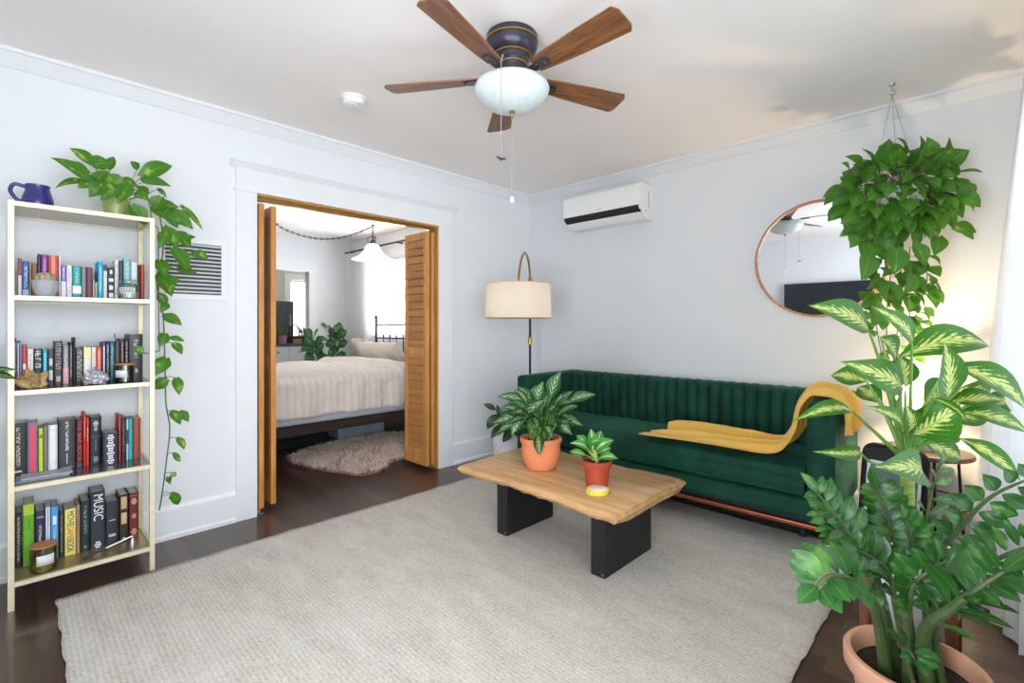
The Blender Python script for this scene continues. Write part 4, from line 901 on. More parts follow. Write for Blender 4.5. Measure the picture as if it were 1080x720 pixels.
for i in range(N):
    a = i*2.39996; zf = 1-2*(i+.5)/N; r = math.sqrt(1-zf*zf)
    out = RT*(math.cos(a)*r)+FW*(math.sin(a)*r)+UP*zf
    k = rnd.uniform(.62, 1.0)
    lat = .275 if zf > -.3 else .255
    p = cen+RT*(math.cos(a)*r*lat*k)+FW*(math.sin(a)*r*.25*k)+UP*(zf*.225*k-.01)
    if p.y > -.07: p.y = -.07
    L = rnd.uniform(.075, .115); hang_leaf(p, out, L, L*rnd.uniform(.72, .9), .8 if zf < .5 else .3)
    if i % 2 == 0: st.tube(bez(q+V(rnd.uniform(-.05, .05), rnd.uniform(-.05, .05), .12), (q+p)/2+UP*.14, p, 6), .0016, 5)
top = [(930, 175, 938, 146), (913, 190, 922, 172), (895, 178, 887, 172), (900, 205, 886, 195), (960, 175, 970, 160), (985, 165, 1007, 161), (1000, 175, 1012, 185), (1010, 205, 1035, 212), (1005, 240, 1030, 245), (1015, 245, 1027, 253), (905, 228, 886, 236), (905, 250, 896, 262), (910, 256, 909, 274), (990, 250, 985, 270), (935, 160, 925, 155)]
for bx, by, tx, ty in top:
    b = at(bx, by, 2.52); e = at(tx, ty, 2.5); lf.leaf(b, e, (e-b).length*.72, -FW+UP*.3+jit(.3), 'heart', .1, .3); st.tube(bez(cen, (cen+b)/2+UP*.05, b, 6), .0018, 5)
tr = [[(925, 250), (918, 290), (922, 330), (930, 375)], [(945, 255), (938, 300), (935, 345), (938, 395)], [(960, 260), (957, 300), (960, 340), (962, 380)], [(972, 262), (978, 295), (968, 325), (965, 350)], [(915, 250), (926, 300), (918, 325), (921, 352)], [(950, 262), (950, 320), (945, 360), (944, 385)]]
for n_, path in enumerate(tr):
    dd = 2.46+.03*n_; pts = catmull([at(x, y, dd) for x, y in path], 6); st.tube(pts, .0024, 6)
    for i, p in enumerate(pts[2:]):
        for _ in range(1 if (i < 7 or i % 2) else 0):
            L = rnd.uniform(.06, .1)*(1.1 if i < 8 else .75); out = (RT*rnd.uniform(-1, 1)-FW*rnd.uniform(.1, 1)).normalized(); b = p+out*.02
            st.tube([p, b], .0013, 4); hang_leaf(b, out, L, L*.75, .8)
for bx, by, tx, ty in [(915, 268, 908, 296), (945, 262, 942, 290), (940, 300, 948, 318), (925, 290, 914, 305), (965, 258, 975, 280), (918, 310, 905, 325), (975, 325, 985, 335), (925, 320, 920, 345), (962, 290, 952, 310)]:
    b = at(bx, by, 2.42); e = at(tx, ty, 2.4); lf.leaf(b, e, (e-b).length*.75, -FW+jit(.3), 'heart', .1, .28)
obj('leaves', lf, 'pothos_dark', t, ang=180); obj('vines', st, 'vine', t)
# ---- Chinese evergreen in terracotta on the coffee table
zt = .4205; q = V(1.545, -1.602, zt)
t = thing('potted_chinese_evergreen', 'leafy striped plant in a terracotta pot on the coffee table', 'plant', q)
pot([(.072, 0), (.08, .004), (.1, .05), (.107, .1), (.106, .13), (.104, .14), (.113, .143), (.116, .15), (.116, .165), (.112, .17), (.1, .17), (.097, .14), (0, .135)], q, 'terracotta', t); soil(q, .098, .142, t)
lf = MB(); st = MB(); D0 = 2.74
ag = [(580, 420, 592, 391, 15, -.02), (566, 425, 573, 402, 15, 0), (560, 425, 523, 418, 11, .02), (558, 431, 527, 433, 12, -.05), (574, 422, 549, 449, 17, -.12), (553, 440, 539, 459, 12, -.14), (598, 424, 629, 416, 11, .02), (589, 441, 615, 449, 10, -.02), (587, 443, 604, 459, 10, -.08), (568, 458, 569, 481, 10, -.21), (586, 434, 592, 416, 14, -.05), (570, 440, 552, 420, 13, .1), (556, 437, 519, 446, 12, .05), (553, 443, 524, 457, 11, .02), (577, 440, 590, 428, 14, -.1), (572, 438, 562, 452, 12, -.13), (580, 445, 595, 445, 12, -.1), (577, 430, 602, 432, 11, .08), (572, 432, 581, 410, 13, .07), (564, 430, 545, 407, 12, .12), (585, 430, 605, 412, 10, .14), (560, 445, 540, 440, 11, -.05), (575, 450, 582, 462, 10, -.12)]
for bx, by, tx, ty, w, dd in ag:
    b = at(bx, by, D0+dd*.6); e = at(tx, ty, D0+dd); lf.leaf(b, e, w/511*D0*1.12, TOC+UP*.4+jit(.35), 'lance', rnd.uniform(.1, .22), .2, 8)
    s0 = q+V(rnd.uniform(-.045, .045), rnd.uniform(-.045, .045), .143); st.tube(bez(s0, (s0+b)/2+V(0, 0, .03), b, 6), [.0045, .0042, .004, .0036, .0032, .003, .0026], 6)
for k in range(40):
    a = k*2.4; s0 = q+V(.05*math.cos(a)*rnd.random(), .05*math.sin(a)*rnd.random(), .143); b = s0+V(.07*math.cos(a), .07*math.sin(a), rnd.uniform(.08, .2)); st.tube(bez(s0, s0.lerp(b, .5)+V(0, 0, .02), b, 5), .003, 5)
    L = rnd.uniform(.1, .16); e = b+V(math.cos(a)*L*.8, math.sin(a)*L*.8, rnd.uniform(-.04, .1)); lf.leaf(b, e, rnd.uniform(.06, .085), UP+TOC*.6+jit(.2), 'lance', .15, .2)
obj('leaves', lf, 'agla', t, ang=180); obj('stems', st, 'stem', t)
# ---- young plant in the red nursery pot
q = V(1.945, -1.645, zt)
t = thing('potted_seedling', 'small pale striped plant in a red plastic pot on the coffee table', 'plant', q)
pot([(.05, 0), (.052, .002), (.064, .1), (.07, .102), (.072, .106), (.073, .128), (.069, .13), (.066, .115), (0, .112)], q, 'redpot', t); soil(q, .067, .118, t)
lf = MB(); st = MB(); D0 = 2.43
for bx, by, tx, ty, w, dd in [(620, 476, 601, 467, 8, -.02), (624, 474, 623, 452, 10, 0), (628, 475, 647, 464, 11, -.03), (631, 484, 652, 484, 8, -.05), (619, 471, 608, 459, 9, .05), (629, 470, 634, 454, 9, .04), (618, 480, 601, 476, 7, .04), (625, 470, 633, 464, 9, -.07), (630, 478, 644, 472, 8, .03)]:
    b = at(bx, by, D0+dd); e = at(tx, ty, D0+dd*1.6); lf.leaf(b, e, w/511*D0*1.1, TOC+UP*.3+jit(.3), 'oval', (.34 if ty > by-13 else .16), .22, 8)
    s0 = q+V(rnd.uniform(-.012, .012), rnd.uniform(-.012, .012), .115); st.tube(bez(s0, (s0+b)/2+V(0, 0, .01), b, 6), [.005, .005, .0045, .004, .0035, .003, .0025], 6)
obj('leaves', lf, 'philo', t, ang=180); obj('stems', st, 'stem_pale', t)
# ---- coasters
M['yellow'] = mat('lemon_yellow', 'e9d74a', .5, vary=.05)
for k in range(3):
    c = V(2.0+.003*k, -1.725+.002*(k % 2), zt+.0002+k*.0074)
    o = obj('coaster', MB().lathe([(.05, 0), (.053, .001), (.053, .006), (.05, .007), (0, .007)], c), 'yellow', loc=c, ang=30)
    tag(o, ['yellow round coaster at the bottom of the stack of three', 'yellow round coaster in the middle of the stack of three', 'topmost coaster with pale citrus top on the coffee table'][k], 'coaster', 'stacked coasters on the coffee table')
    if k == 2:
        obj('citrus_top', MB().lathe([(.044, .0071), (.043, .0078), (0, .0078)], c), bmat('e8e6d6'), o)
# ---- corner plant in white pot
q = V(.268, -.585, .0)
t = thing('corner_plant', 'dark leafed plant in a white pot between left wall and sofa', 'plant', q)
pot([(.1, .0005), (.112, .01), (.128, .14), (.133, .27), (.13, .285), (.124, .285), (.12, .25), (0, .24)], q, 'whitepot', t); soil(q, .122, .255, t)
lf = MB(); st = MB(); D0 = 4.27
for bx, by, tx, ty, w, dd in [(523, 432, 510, 426, 6, 0), (524, 437, 514, 452, 9, -.05), (530, 440, 515, 441, 8, 0), (533, 447, 520, 459, 8, -.1), (531, 438, 540, 425, 8, .1), (536, 440, 548, 428, 8, .1), (537, 446, 527, 437, 9, 0), (540, 448, 553, 443, 9, 0), (527, 448, 518, 462, 7, -.1), (543, 452, 549, 462, 9, -.1), (529, 443, 524, 427, 6, .05), (538, 452, 530, 466, 9, -.12)]:
    b = at(bx, by, D0+dd); e = at(tx, ty, D0+dd*1.5); lf.leaf(b, e, w/511*D0, TOC+jit(.4), 'oval', .15, .2)
    s0 = q+V(rnd.uniform(-.04, .04), rnd.uniform(-.04, .04), .25); st.tube(bez(s0, (s0+b)/2+V(0, 0, .05), b, 6), .004, 5)
obj('leaves', lf, 'dark_leaf', t, ang=180); obj('stems', st, 'stem_dark', t)
# ---- dieffenbachia in white pot on a wooden stand
q = V(3.108, -1.34, 0)
STN = thing('plant_stand', 'four legged wooden plant stand under the white pot of the tall speckled plant', 'plant stand', q)
for k in range(4):
    a = R(44.4+90*k); c = q+V(.166*math.cos(a), .166*math.sin(a), 0)
    obj('leg', MB().lathe([(.013, .0005), (.017, .02), (.017, .33), (.014, .345), (0, .347)], c, 16), 'standwood', STN)
crs = MB()
for k in range(2):
    a = R(44.4+90*k); m = Matrix.Translation(q) @ Matrix.Rotation(a, 4, 'Z'); crs.box(-.152, .152, -.013, .013, .1-.03*k*0, .128, m)
obj('cross_bar', crs, 'standwood', STN, smooth=False)
t = thing('tall_dieffenbachia', 'tall dieffenbachia with pale speckled leaves in a white pot beside the sofa', 'plant', (q.x, q.y, .13))
pot([(.1, .13), (.115, .135), (.136, .2), (.147, .38), (.147, .395), (.138, .395), (.131, .34), (0, .33)], q, 'whitepot', t); soil(q, .133, .345, t)
lf = MB(); st = MB(); cn = MB(); D0 = 1.775
cn.tube([q+V(0, 0, .345), at(957, 545, D0), at(957, 500, D0), at(955, 478, D0)], [.02, .0215, .0215, .02], 14)
cr = at(955, 485, D0)
df = [(928, 374, 916, 348, 852, 322, 30, -.15, 'a'), (940, 392, 962, 363, 918, 322, 20, -.22, 'b'), (944, 400, 949, 376, 1044, 366, 34, .0, 'c'), (975, 410, 999, 420, 996, 361, 29, -.3, 'd'), (940, 425, 952, 410, 886, 381, 30, -.2, 'e'), (985, 398, 1005, 385, 1084, 436, 38, -.12, 'f'), (990, 428, 1002, 424, 1058, 422, 20, -.05, 'g'), (1000, 440, 1014, 434, 1086, 458, 24, -.05, 'h'), (925, 420, 914, 402, 876, 396, 22, .2, 'i'), (920, 452, 899, 434, 836, 444, 17, -.2, 'j'), (923, 500, 907, 476, 857, 476, 14, -.25, 'k'), (945, 470, 951, 456, 912, 428, 18, -.3, 'l'), (962, 512, 972, 497, 922, 492, 34, -.35, 'm'), (958, 470, 962, 458, 1012, 424, 40, -.15, 'n'), (965, 478, 972, 465, 1013, 484, 19, .1, 'o'), (1000, 458, 1012, 462, 1077, 508, 22, -.2, 'p'), (935, 395, 929, 356, 943, 382, 26, .15, 'q'), (955, 462, 956, 456, 955, 427, 22, -.2, 'r'), (975, 440, 984, 420, 1020, 449, 11, -.35, 's'), (948, 420, 955, 408, 945, 372, 22, .2, 't'), (985, 450, 998, 442, 1040, 432, 18, .25, 'u'), (968, 440, 975, 430, 1000, 402, 26, .25, 'v'), (940, 440, 930, 425, 905, 408, 18, .3, 'w'), (975, 470, 985, 462, 1006, 452, 20, .15, 'x'), (1000, 415, 1015, 408, 1042, 418, 22, .2, 'y'), (1010, 435, 1025, 425, 1068, 424, 18, .22, 'z')]
for mx, my, bx, by, tx, ty, w, dd, k in df:
    b = at(bx, by, D0+dd*.55); e = at(tx, ty, D0+dd); m = at(mx, my, D0+dd*.3)
    for p in (b, e):
        if p.x > 3.5: p.x = 3.5
    n = TOC+jit(.3)
    if k in 'fgh': n = UP*.75-FW*.8
    if k in 'cj': n = UP*.9-FW*.9
    if k == 'd': n = -FW-RT*.15
    if k in 's': n = UP*.2-FW*.25+RT*.9
    lf.leaf(b, e, w/511*(D0+dd)*1.2, n, 'lance', {'f': .14, 'c': .2, 'd': .05, 'h': .12, 'j': .16, 'k': .15}.get(k, .12), .22, 10)
    c0 = cr+V(rnd.uniform(-.012, .012), rnd.uniform(-.012, .012), rnd.uniform(-.02, .03))
    ctrl = m if k in 'adefjk' else (c0+b)/2+UP*.04
    st.tube(bez(c0, ctrl*1.0, b, 9), [.0085, .008, .0075, .007, .0062, .0055, .005, .0045, .004, .003], 7)
    # the midrib continues under the blade
    st.tube([b, b.lerp(e, .25)+UP*.004], [.003, .0015], 5)
# a lance shaped new leaf
for bx, by, tx, ty, w, dd in [(945, 545, 936, 512, 11, -.05), (950, 545, 928, 520, 10, -.02)]:
    b = at(bx, by, D0+dd); e = at(tx, ty, D0+dd); lf.leaf(b, e, w/511*D0, TOC, 'lance', .06, .3); st.tube([q+V(-.02, 0, .34), b], .004, 6)
obj('leaves', lf, 'dieff', t, ang=180); obj('petioles', st, 'stem', t); obj('cane', cn, 'stem_pale', t)
# ---- ZZ plant in the big terracotta pot
q = V(3.16, -1.83, 0)
t = thing('zz_plant', 'large ZZ plant with glossy leaflets in a terracotta pot, right foreground', 'plant', q)
pot([(.11, .0005), (.12, .006), (.146, .17), (.153, .19), (.164, .193), (.169, .202), (.17, .24), (.164, .248), (.152, .248), (.145, .23), (.14, .18), (0, .175)], q, 'terracotta_pale', t); soil(q, .143, .195, t)
lf = MB(); st = MB()
def zz(path, n, L, w, nrm, t0=.3, r0=.011, lay=.55, seed=0, fold=.16):
    pts = catmull(path, 8); N = len(pts)
    st.tube(pts, [r0*(1.45-1.2*(i/(N-1))**.7) for i in range(N)], 8); rr = random.Random(seed)
    for k in range(n):
        u = t0+(1-t0)*(k+.5)/n; f = u*(N-1); i = min(N-2, int(f)); p = pts[i].lerp(pts[i+1], f-i); tg = (pts[i+1]-pts[i]).normalized()
        nn = Vector(nrm); nn = (nn-tg*nn.dot(tg)).normalized(); sd = tg.cross(nn).normalized()
        sc = .72+.5*math.sin(math.pi*min(1, .18+.8*(k+.5)/n))
        for s in (-1, 1):
            d = (sd*s+tg*lay*rr.uniform(.7, 1.1)+nn*rr.uniform(.0, .45)).normalized()
            e = p+d*(.86*L*sc*rr.uniform(.9, 1.08)); nl = (nn-d*nn.dot(d)+tg*rr.uniform(.2, .75)+sd*s*-.2)
            lf.leaf(p+d*.008, e, w*sc*.8, nl, 'zz', rr.uniform(.05, .13), fold, 7)
    p = pts[-1]; tg = (pts[-1]-pts[-2]).normalized(); lf.leaf(p, p+tg*L*.8, w*.8, nrm, 'zz', .08, fold)
def B_(a, r=.06): return q+V(r*.85*math.cos(a), r*.85*math.sin(a), .19)
zz([B_(2.6), at(925, 610, 1.38), at(890, 555, 1.4), at(862, 520, 1.42)], 8, .09, .042, TOC+RT*.3, .28, .010, .7, 1)
zz([B_(2.9, .07), at(915, 600, 1.5), at(893, 570, 1.56), at(866, 540, 1.6)], 8, .085, .036, TOC-RT*.2, .35, .008, .6, 2)
zz([B_(3.6, .08), at(925, 650, 1.26), at(908, 618, 1.18), at(878, 607, 1.12), at(862, 618, 1.1)], 8, .085, .05, UP*.9-FW*.6-RT*.3, .42, .013, .55, 3)
zz([B_(.4, .07), at(975, 610, 1.45), at(1010, 560, 1.42), at(1045, 524, 1.36), at(1090, 503, 1.3)], 8, .075, .048, UP*.2-FW*.9-RT*.2, .35, .010, .3, 4)
zz([B_(.0, .07), at(985, 650, 1.3), at(1020, 612, 1.24), at(1055, 588, 1.2), at(1090, 574, 1.16)], 9, .08, .034, UP*.8-FW*.5, .3, .011, .3, 5)
zz([B_(5.4, .06), at(975, 668, 1.24), at(1005, 640, 1.16), at(1035, 618, 1.12), at(1058, 603, 1.1)], 9, .1, .042, UP*.75+RT*.3-FW*.35, .3, .015, .35, 6, .1)
zz([B_(1.6, .05), at(950, 600, 1.5), at(940, 555, 1.52), at(926, 515, 1.55)], 8, .085, .055, TOC-RT*.3, .3, .011, .6, 7)
zz([B_(1.2, .08), at(975, 590, 1.6), at(978, 540, 1.62), at(990, 492, 1.64)], 6, .085, .034, TOC+RT*.4, .4, .007, .6, 8)
zz([B_(4.4, .05), at(958, 640, 1.27), at(968, 612, 1.24), at(1000, 590, 1.22)], 8, .075, .045, UP*.6-FW*.7, .3, .010, .4, 9)
zz([B_(4.9, .1), at(955, 690, 1.18), at(958, 685, 1.13), at(965, 695, 1.1)], 4, .06, .036, UP*.6-FW*.5, .3, .005, .4, 10)
zz([B_(2.0, .04), at(958, 600, 1.42), at(962, 575, 1.4), at(955, 548, 1.38)], 7, .075, .04, TOC, .35, .009, .5, 11)
zz([B_(2.2, .02), at(945, 640, 1.33), at(935, 600, 1.34), at(905, 580, 1.34)], 8, .08, .042, TOC+RT*.2, .4, .010, .6, 14)
obj('leaves', lf, 'zz', t, ang=180); obj('stems', st, 'stem_dark', t)
# ---- leaves reaching in from a plant left of the bookcase
q = V(.42, -3.86, 0)
t = thing('left_edge_plant', 'plant left of the bookcase whose leaf tips reach into the left edge', 'plant', q)
pot([(.09, .0005), (.1, .01), (.125, .22), (.13, .235), (.122, .235), (.118, .2), (0, .2)], q, 'whitepot', t); soil(q, .119, .205, t)
lf = MB(); st = MB()
for tx, ty, bx, by, w in [(19, 390, -22, 392, 9), (18, 400, -14, 394, 12)]:
    e = atx(tx, ty, .42); b = atx(bx, by, .43); lf.leaf(b, e, w/511*2.15, V(.6, 0, 1), 'lance', .06, .2)
    st.tube(bez(q+V(0, 0, .2), V(b.x, q.y, .75), b, 8), .004, 6)
for k in range(5):
    a = 3.6+k*.7; b = q+V(.07*math.cos(a), .07*math.sin(a), .6+.08*k); st.tube(bez(q+V(0, 0, .2), q+V(0, 0, .5), b, 6), .004, 6); lf.leaf(b, b+V(.2*math.cos(a), .2*math.sin(a), .03), .07, UP, 'lance', .15, .2)
obj('leaves', lf, 'agla', t, ang=180); obj('stems', st, 'stem', t)
# ================================================================== SIDE TABLE, LAMP, PANEL, CURTAIN
q = V(3.075, -.25, 0)
t = thing('side_table', 'round two tier side table with thin black legs beside the curtain', 'side table', q)
obj('tabletop', MB().lathe([(.0, .523), (.192, .523), (.196, .527), (.196, .54), (.192, .545), (0, .545)], q), 'darkwood', t)
obj('lower_shelf', MB().lathe([(0, .22), (.172, .22), (.175, .224), (.175, .234), (.171, .238), (0, .238)], q), 'taupe', t)
for k in range(3):
    a = R(-75+120*k); u = V(math.cos(a), math.sin(a), 0); obj('leg', MB().tube([q+u*.21+V(0, 0, .001), q+u*.175+V(0, 0, .525)], .007, 10), 'black', t)
rg_ = MB(); rg_.tube([q+V(.196*math.cos(2*math.pi*k/40), .196*math.sin(2*math.pi*k/40), .29) for k in range(41)], .004, 6); obj('shelf_rail', rg_, 'black', t)
q2 = q+V(.0, 0, .5455)
TL = thing('table_lamp', 'lit white table lamp on the round side table behind the speckled leaves', 'table lamp', q2)
obj('base', MB().lathe([(.05, 0), (.055, .01), (.06, .05), (.045, .1), (.02, .15), (.012, .2), (.012, .27), (0, .27)], q2), 'whitepot', TL)
tsh = obj('lamp_shade', MB().lathe([(.13, .23), (.1, .46)], q2, 56), 'shade', TL); uncap(tsh, 56)
sp = MB()
for k in range(3):
    a = 2*math.pi*k/3; sp.tube([q2+V(0, 0, .43), q2+V(.102*math.cos(a), .102*math.sin(a), .45)], .0018, 5)
sp.tube([q2+V(0, 0, .27), q2+V(0, 0, .43)], .003, 6); obj('shade_spider', sp, 'brass', TL)
# the slim framed panel
t = thing('framed_panel', 'slim grey panel with white border and rounded black frame between sofa and side table', 'panel', (2.94, -.53, 0))
def rrect(w, h, r, z0, n=6):
    pts = []
    for cx_, cz_, a0 in ((w-r, h-r, 0), (-w+r, h-r, 90), (-w+r, r, 180), (w-r, r, 270)):
        for k in range(n+1): a = R(a0+90*k/n); pts.append((cx_+r*math.cos(a), z0+cz_+r*math.sin(a)))
    return pts
XP = Matrix.Translation((2.945, -.53, .0)) @ Matrix.Rotation(R(6), 4, 'X') @ Matrix.Rotation(R(4), 4, 'Y')
loop = [XP @ V(a, 0, b) for a, b in rrect(.125, .6, .05, .006)]
obj('frame', MB().tube(loop+[loop[0], loop[1]], .0085, 10), 'black', t)
obj('backing', MB().prism(rrect(.118, .585, .045, .012), -.006, .006, lambda a, b, h: XP @ V(a, h, b)), 'black', t, smooth=False)
obj('white_border', MB().prism(rrect(.108, .495, .02, .03), -.0085, -.0062, lambda a, b, h: XP @ V(a, h, b)), 'white', t, smooth=False)
obj('grey_panel', MB().prism(rrect(.095, .43, .012, .075), -.0105, -.0087, lambda a, b, h: XP @ V(a, h, b)), bmat('6f7884'), t, smooth=False)
# the sheer curtain at the right hand window, flaring towards the floor
cu = MB()
def curt(u, v):
    y = -.33-u*.74; z = 2.36*v+.012; f = 1-v
    k = math.sin(u*math.pi*13)+.35*math.sin(u*math.pi*29+1)
    x = 3.45-(.215*f-.04*f*f)*(1 if u < .4 else max(.3, 1-1.3*(u-.4))) + k*(.014+.012*f)
    return V(x, y-.02*f*math.sin(u*20), z)
cu.grid(150, 40, curt)
tag(obj('curtain', cu, 'curtain', loc=(3.4, -.75, 0), ang=180), 'white sheer curtain hanging at the right hand window to the floor', 'curtain')
cu = MB()
cu.grid(120, 12, lambda u, v: V(3.455+.03*math.sin(u*math.pi*22), -2.05-u*.5, .012+2.348*v))
tag(obj('curtain', cu, 'curtain', loc=(3.45, -2.3, 0), ang=180), 'white sheer curtain between the two right hand windows beside the camera', 'curtain')
t = thing('curtain_rod', 'slim white curtain rod above the right hand windows', 'curtain rod', (3.46, -2.2, 2.375))
obj('rod', MB().tube([(3.46, -.12, 2.375), (3.46, -4.5, 2.375)], .01, 12), 'white', t)
br = MB()
for y in (-.2, -2.25, -4.4): br.box(3.455, XR-.0005, y-.008, y+.008, 2.367, 2.383)
obj('bracket', br, 'white', t, smooth=False)
# ================================================================== BEDROOM
bx0, bx1, by0, by1 = -2.83, -.87, -2.3, -.1
BED = thing('bed', 'wide bed with dark metal frame and headboard in the bedroom', 'bed', (-1.85, -1.2, 0))
f = MB(); f.box(bx1-.03, bx1, by0, by1, .27, .345); f.box(bx0, bx0+.03, by0, by1, .27, .345); f.box(bx0+.03, bx1-.03, by0, by0+.03, .27, .345); f.box(bx0+.03, bx1-.03, by1-.03, by1, .27, .345); f.box(bx0+.03, bx1-.03, by0+.03, by1-.03, .3, .34)
M['espresso'] = mat('dark_espresso_metal', '33251f', .5, vary=.1)
obj('frame', f, 'espresso', BED, smooth=False)
for x in (bx0+.04, (bx0+bx1)/2, bx1-.06):
    for y in (by0+.05, by1-.5): obj('leg', MB().box(x-.02, x+.02, y-.02, y+.02, .0005, .272), 'espresso', BED, smooth=False)
obj('mattress', MB().box(bx0+.02, bx1-.02, by0+.03, by1-.04, .346, .61), 'sheet', BED, bevel=.04)
hbp = MB(); hy = -.075
for x in (bx0-.03, bx1+.03): hbp.tube([(x, hy, .0005), (x, hy, 1.3)], .018, 12).lathe([(.019, 1.3), (.026, 1.315), (.02, 1.34), (0, 1.35)], (x, hy, 0), 14)
for z in (1.215, 1.03, .7): hbp.tube([(bx0-.03, hy, z), (bx1+.03, hy, z)], .011, 10)
for k in range(1, 12):
    x = bx0+(bx1-bx0)*k/12; hbp.tube([(x, hy, .7), (x, hy, 1.05 if k % 2 else 1.04)], .007, 8).lathe([(.007, 1.04), (.014, 1.055), (.01, 1.075), (0, 1.08)], (x, hy, 0), 10)
obj('headboard', hbp, 'bronze', BED)
dv = MB()
def duv(u, v):
    y = by0-.05+v*1.62; s = u*2.72      # from the far side over the top and down the near side
    r = .1; topz = .755+.012*math.sin(y*4)+.02*math.sin(s*3)*math.sin(y*2.2)
    if v > .84: topz += .065*math.sin((v-.84)/.16*math.pi)
    a = 2.72-.36; 
    if s < .25: x = bx0-.04; z = topz-.25+s*1.0-.1
    elif s < a-.1: x = bx0-.04+(s-.25)/(a-.1-.25)*(bx1-bx0-.0); z = topz-.06*max(0, 1-(s-.25)/.15)
    else:
        k = (s-(a-.1))
        if k < .16: th = k/.16*math.pi/2; x = bx1-.04+.075*math.sin(th); z = topz-.075*(1-math.cos(th))
        else: x = bx1+.035+.012*math.sin(y*13+k*4)+.01*math.sin(y*29)+.02*(k-.16); z = topz-.075-(k-.16)*.88
    return V(x, y+.01*math.sin(s*8), z+.006*math.sin(y*11+s*5)+.004*math.sin(y*23-s*13))
dv.grid(90, 90, duv)
tag(obj('duvet', dv, 'duvet', loc=(-1.85, -1.5, .75), solid=.015, ang=180), 'cream striped linen duvet spread over the bed', 'duvet')
def pillow(x, y, z, w, h, th, rx, rz, m, label):
    mb = MB(); X = Matrix.Translation((x, y, z)) @ Matrix.Rotation(rz, 4, 'Z') @ Matrix.Rotation(rx, 4, 'X'); rr = random.Random(label)
    for s in (1, -1):
        def fn(u, v, s=s):
            a, b = u*2-1, v*2-1; e = max(0, (1-a**4)*(1-b**4))**.55
            pin = 1-.07*(abs(a*b))**2
            edge = 1-.05*(1-abs(b))*(abs(a)**6)-.0
            return X @ V(a*w/2*(1-.04*(1-b*b)), s*th/2*e+.008*math.sin(a*9+b*7)*e, b*h/2*(1-.05*(1-a*a)))
        mb.grid(28, 24, fn)
    return tag(obj('pillow', mb, m, loc=(x, y, z), ang=180), label, 'pillow', 'pillows at the head of the bed')
pillow(-2.6, -.40, .84, .66, .43, .18, R(24), R(-14), 'stripe', 'cream striped pillow at the far side of the bed, left of the other')
pillow(-1.78, -.6, .83, .76, .42, .19, R(34), R(8), 'linen', 'plain cream pillow leaning in front, nearer the louvred door')
pillow(-1.4, -.22, .84, .7, .4, .13, R(14), R(0), 'linen', 'cream pillow standing against the headboard behind the front one')
# storage boxes under the bed
M['clearbox'] = mat('clear_plastic_box', 'aebccb', .3, vary=.1)
o = thing('storage_box', 'low pale plastic storage box under the bed', 'storage box', (-1.75, -1.0, 0)); obj('tub', MB().box(-2.15, -1.6, -1.25, -.7, .0005, .15), 'clearbox', o, smooth=False, bevel=.01); obj('lid', MB().box(-2.17, -1.58, -1.27, -.68, .151, .17), 'white', o, smooth=False, bevel=.006)
o = thing('under_bed_case', 'black flat case under the bed', 'case', (-1.9, -1.75, 0)); obj('body', MB().box(-2.3, -1.5, -2.1, -1.4, .0005, .19), 'black', o, smooth=False, bevel=.02); obj('handle', MB().tube([(-1.497, -1.85, .1), (-1.48, -1.84, .1), (-1.48, -1.66, .1), (-1.497, -1.65, .1)], .006, 6), 'black', o)
# fluffy rug by the bed
fr = MB(); poly = [(-.98, -1.95), (-.72, -1.9), (-.45, -1.8), (-.26, -1.72), (-.24, -1.55), (-.42, -1.38), (-.45, -1.05), (-.6, -.8), (-.9, -.66), (-1.25, -.62), (-1.42, -.85), (-1.45, -1.2), (-1.35, -1.6), (-1.2, -1.9)]
def inside(x, y):
    c = False; n = len(poly)
    for i in range(n):
        (x1_, y1_), (x2_, y2_) = poly[i], poly[i-1]
        if (y1_ > y) != (y2_ > y) and x < (x2_-x1_)*(y-y1_)/(y2_-y1_)+x1_: c = not c
    return c
rr = random.Random(5); hide = MB(); hide.prism(poly, .001, .012, lambda a, b, h: V(a, b, h)); cnt = 0; hair = MB()
while cnt < 8500:
    x, y = rr.uniform(-1.5, -.1), rr.uniform(-2, -.6)
    if not inside(x, y): continue
    cnt += 1; a = rr.uniform(0, 6.28)+.0; cl = math.sin(x*14)*math.cos(y*17)*1.2; a = a*.35+cl+4.2
    L = rr.uniform(.05, .1); d = V(math.cos(a), math.sin(a), 0); w = V(-d.y, d.x, 0)*.003; b = V(x, y, .011); m_ = b+d*L*.4+V(0, 0, rr.uniform(.025, .05)); e = b+d*L+V(0, 0, rr.uniform(.004, .03))
    hair.add([b-w, b+w, m_+w*.8, m_-w*.8, e], [(0, 1, 2, 3), (3, 2, 4)], [(0, 0), (1, 0), (1, .5), (0, .5), (.5, 1)])
def fur():
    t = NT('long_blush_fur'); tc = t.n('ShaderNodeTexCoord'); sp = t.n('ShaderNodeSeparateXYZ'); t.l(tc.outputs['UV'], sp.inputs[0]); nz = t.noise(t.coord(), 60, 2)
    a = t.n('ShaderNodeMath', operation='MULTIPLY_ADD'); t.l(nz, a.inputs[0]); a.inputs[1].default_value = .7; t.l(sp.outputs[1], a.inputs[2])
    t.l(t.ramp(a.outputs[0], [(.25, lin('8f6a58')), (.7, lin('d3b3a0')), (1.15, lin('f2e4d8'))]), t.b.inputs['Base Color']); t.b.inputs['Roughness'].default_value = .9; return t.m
M['fur'] = fur()
FUR = thing('fur_rug', 'fluffy blush long-haired rug on the floor beside the bed', 'rug', (-.8, -1.3, 0))
obj('hide', hide, M['fur'], FUR, smooth=False); o = obj('pile', hair, M['fur'], FUR, smooth=False); o['kind'] = 'stuff'
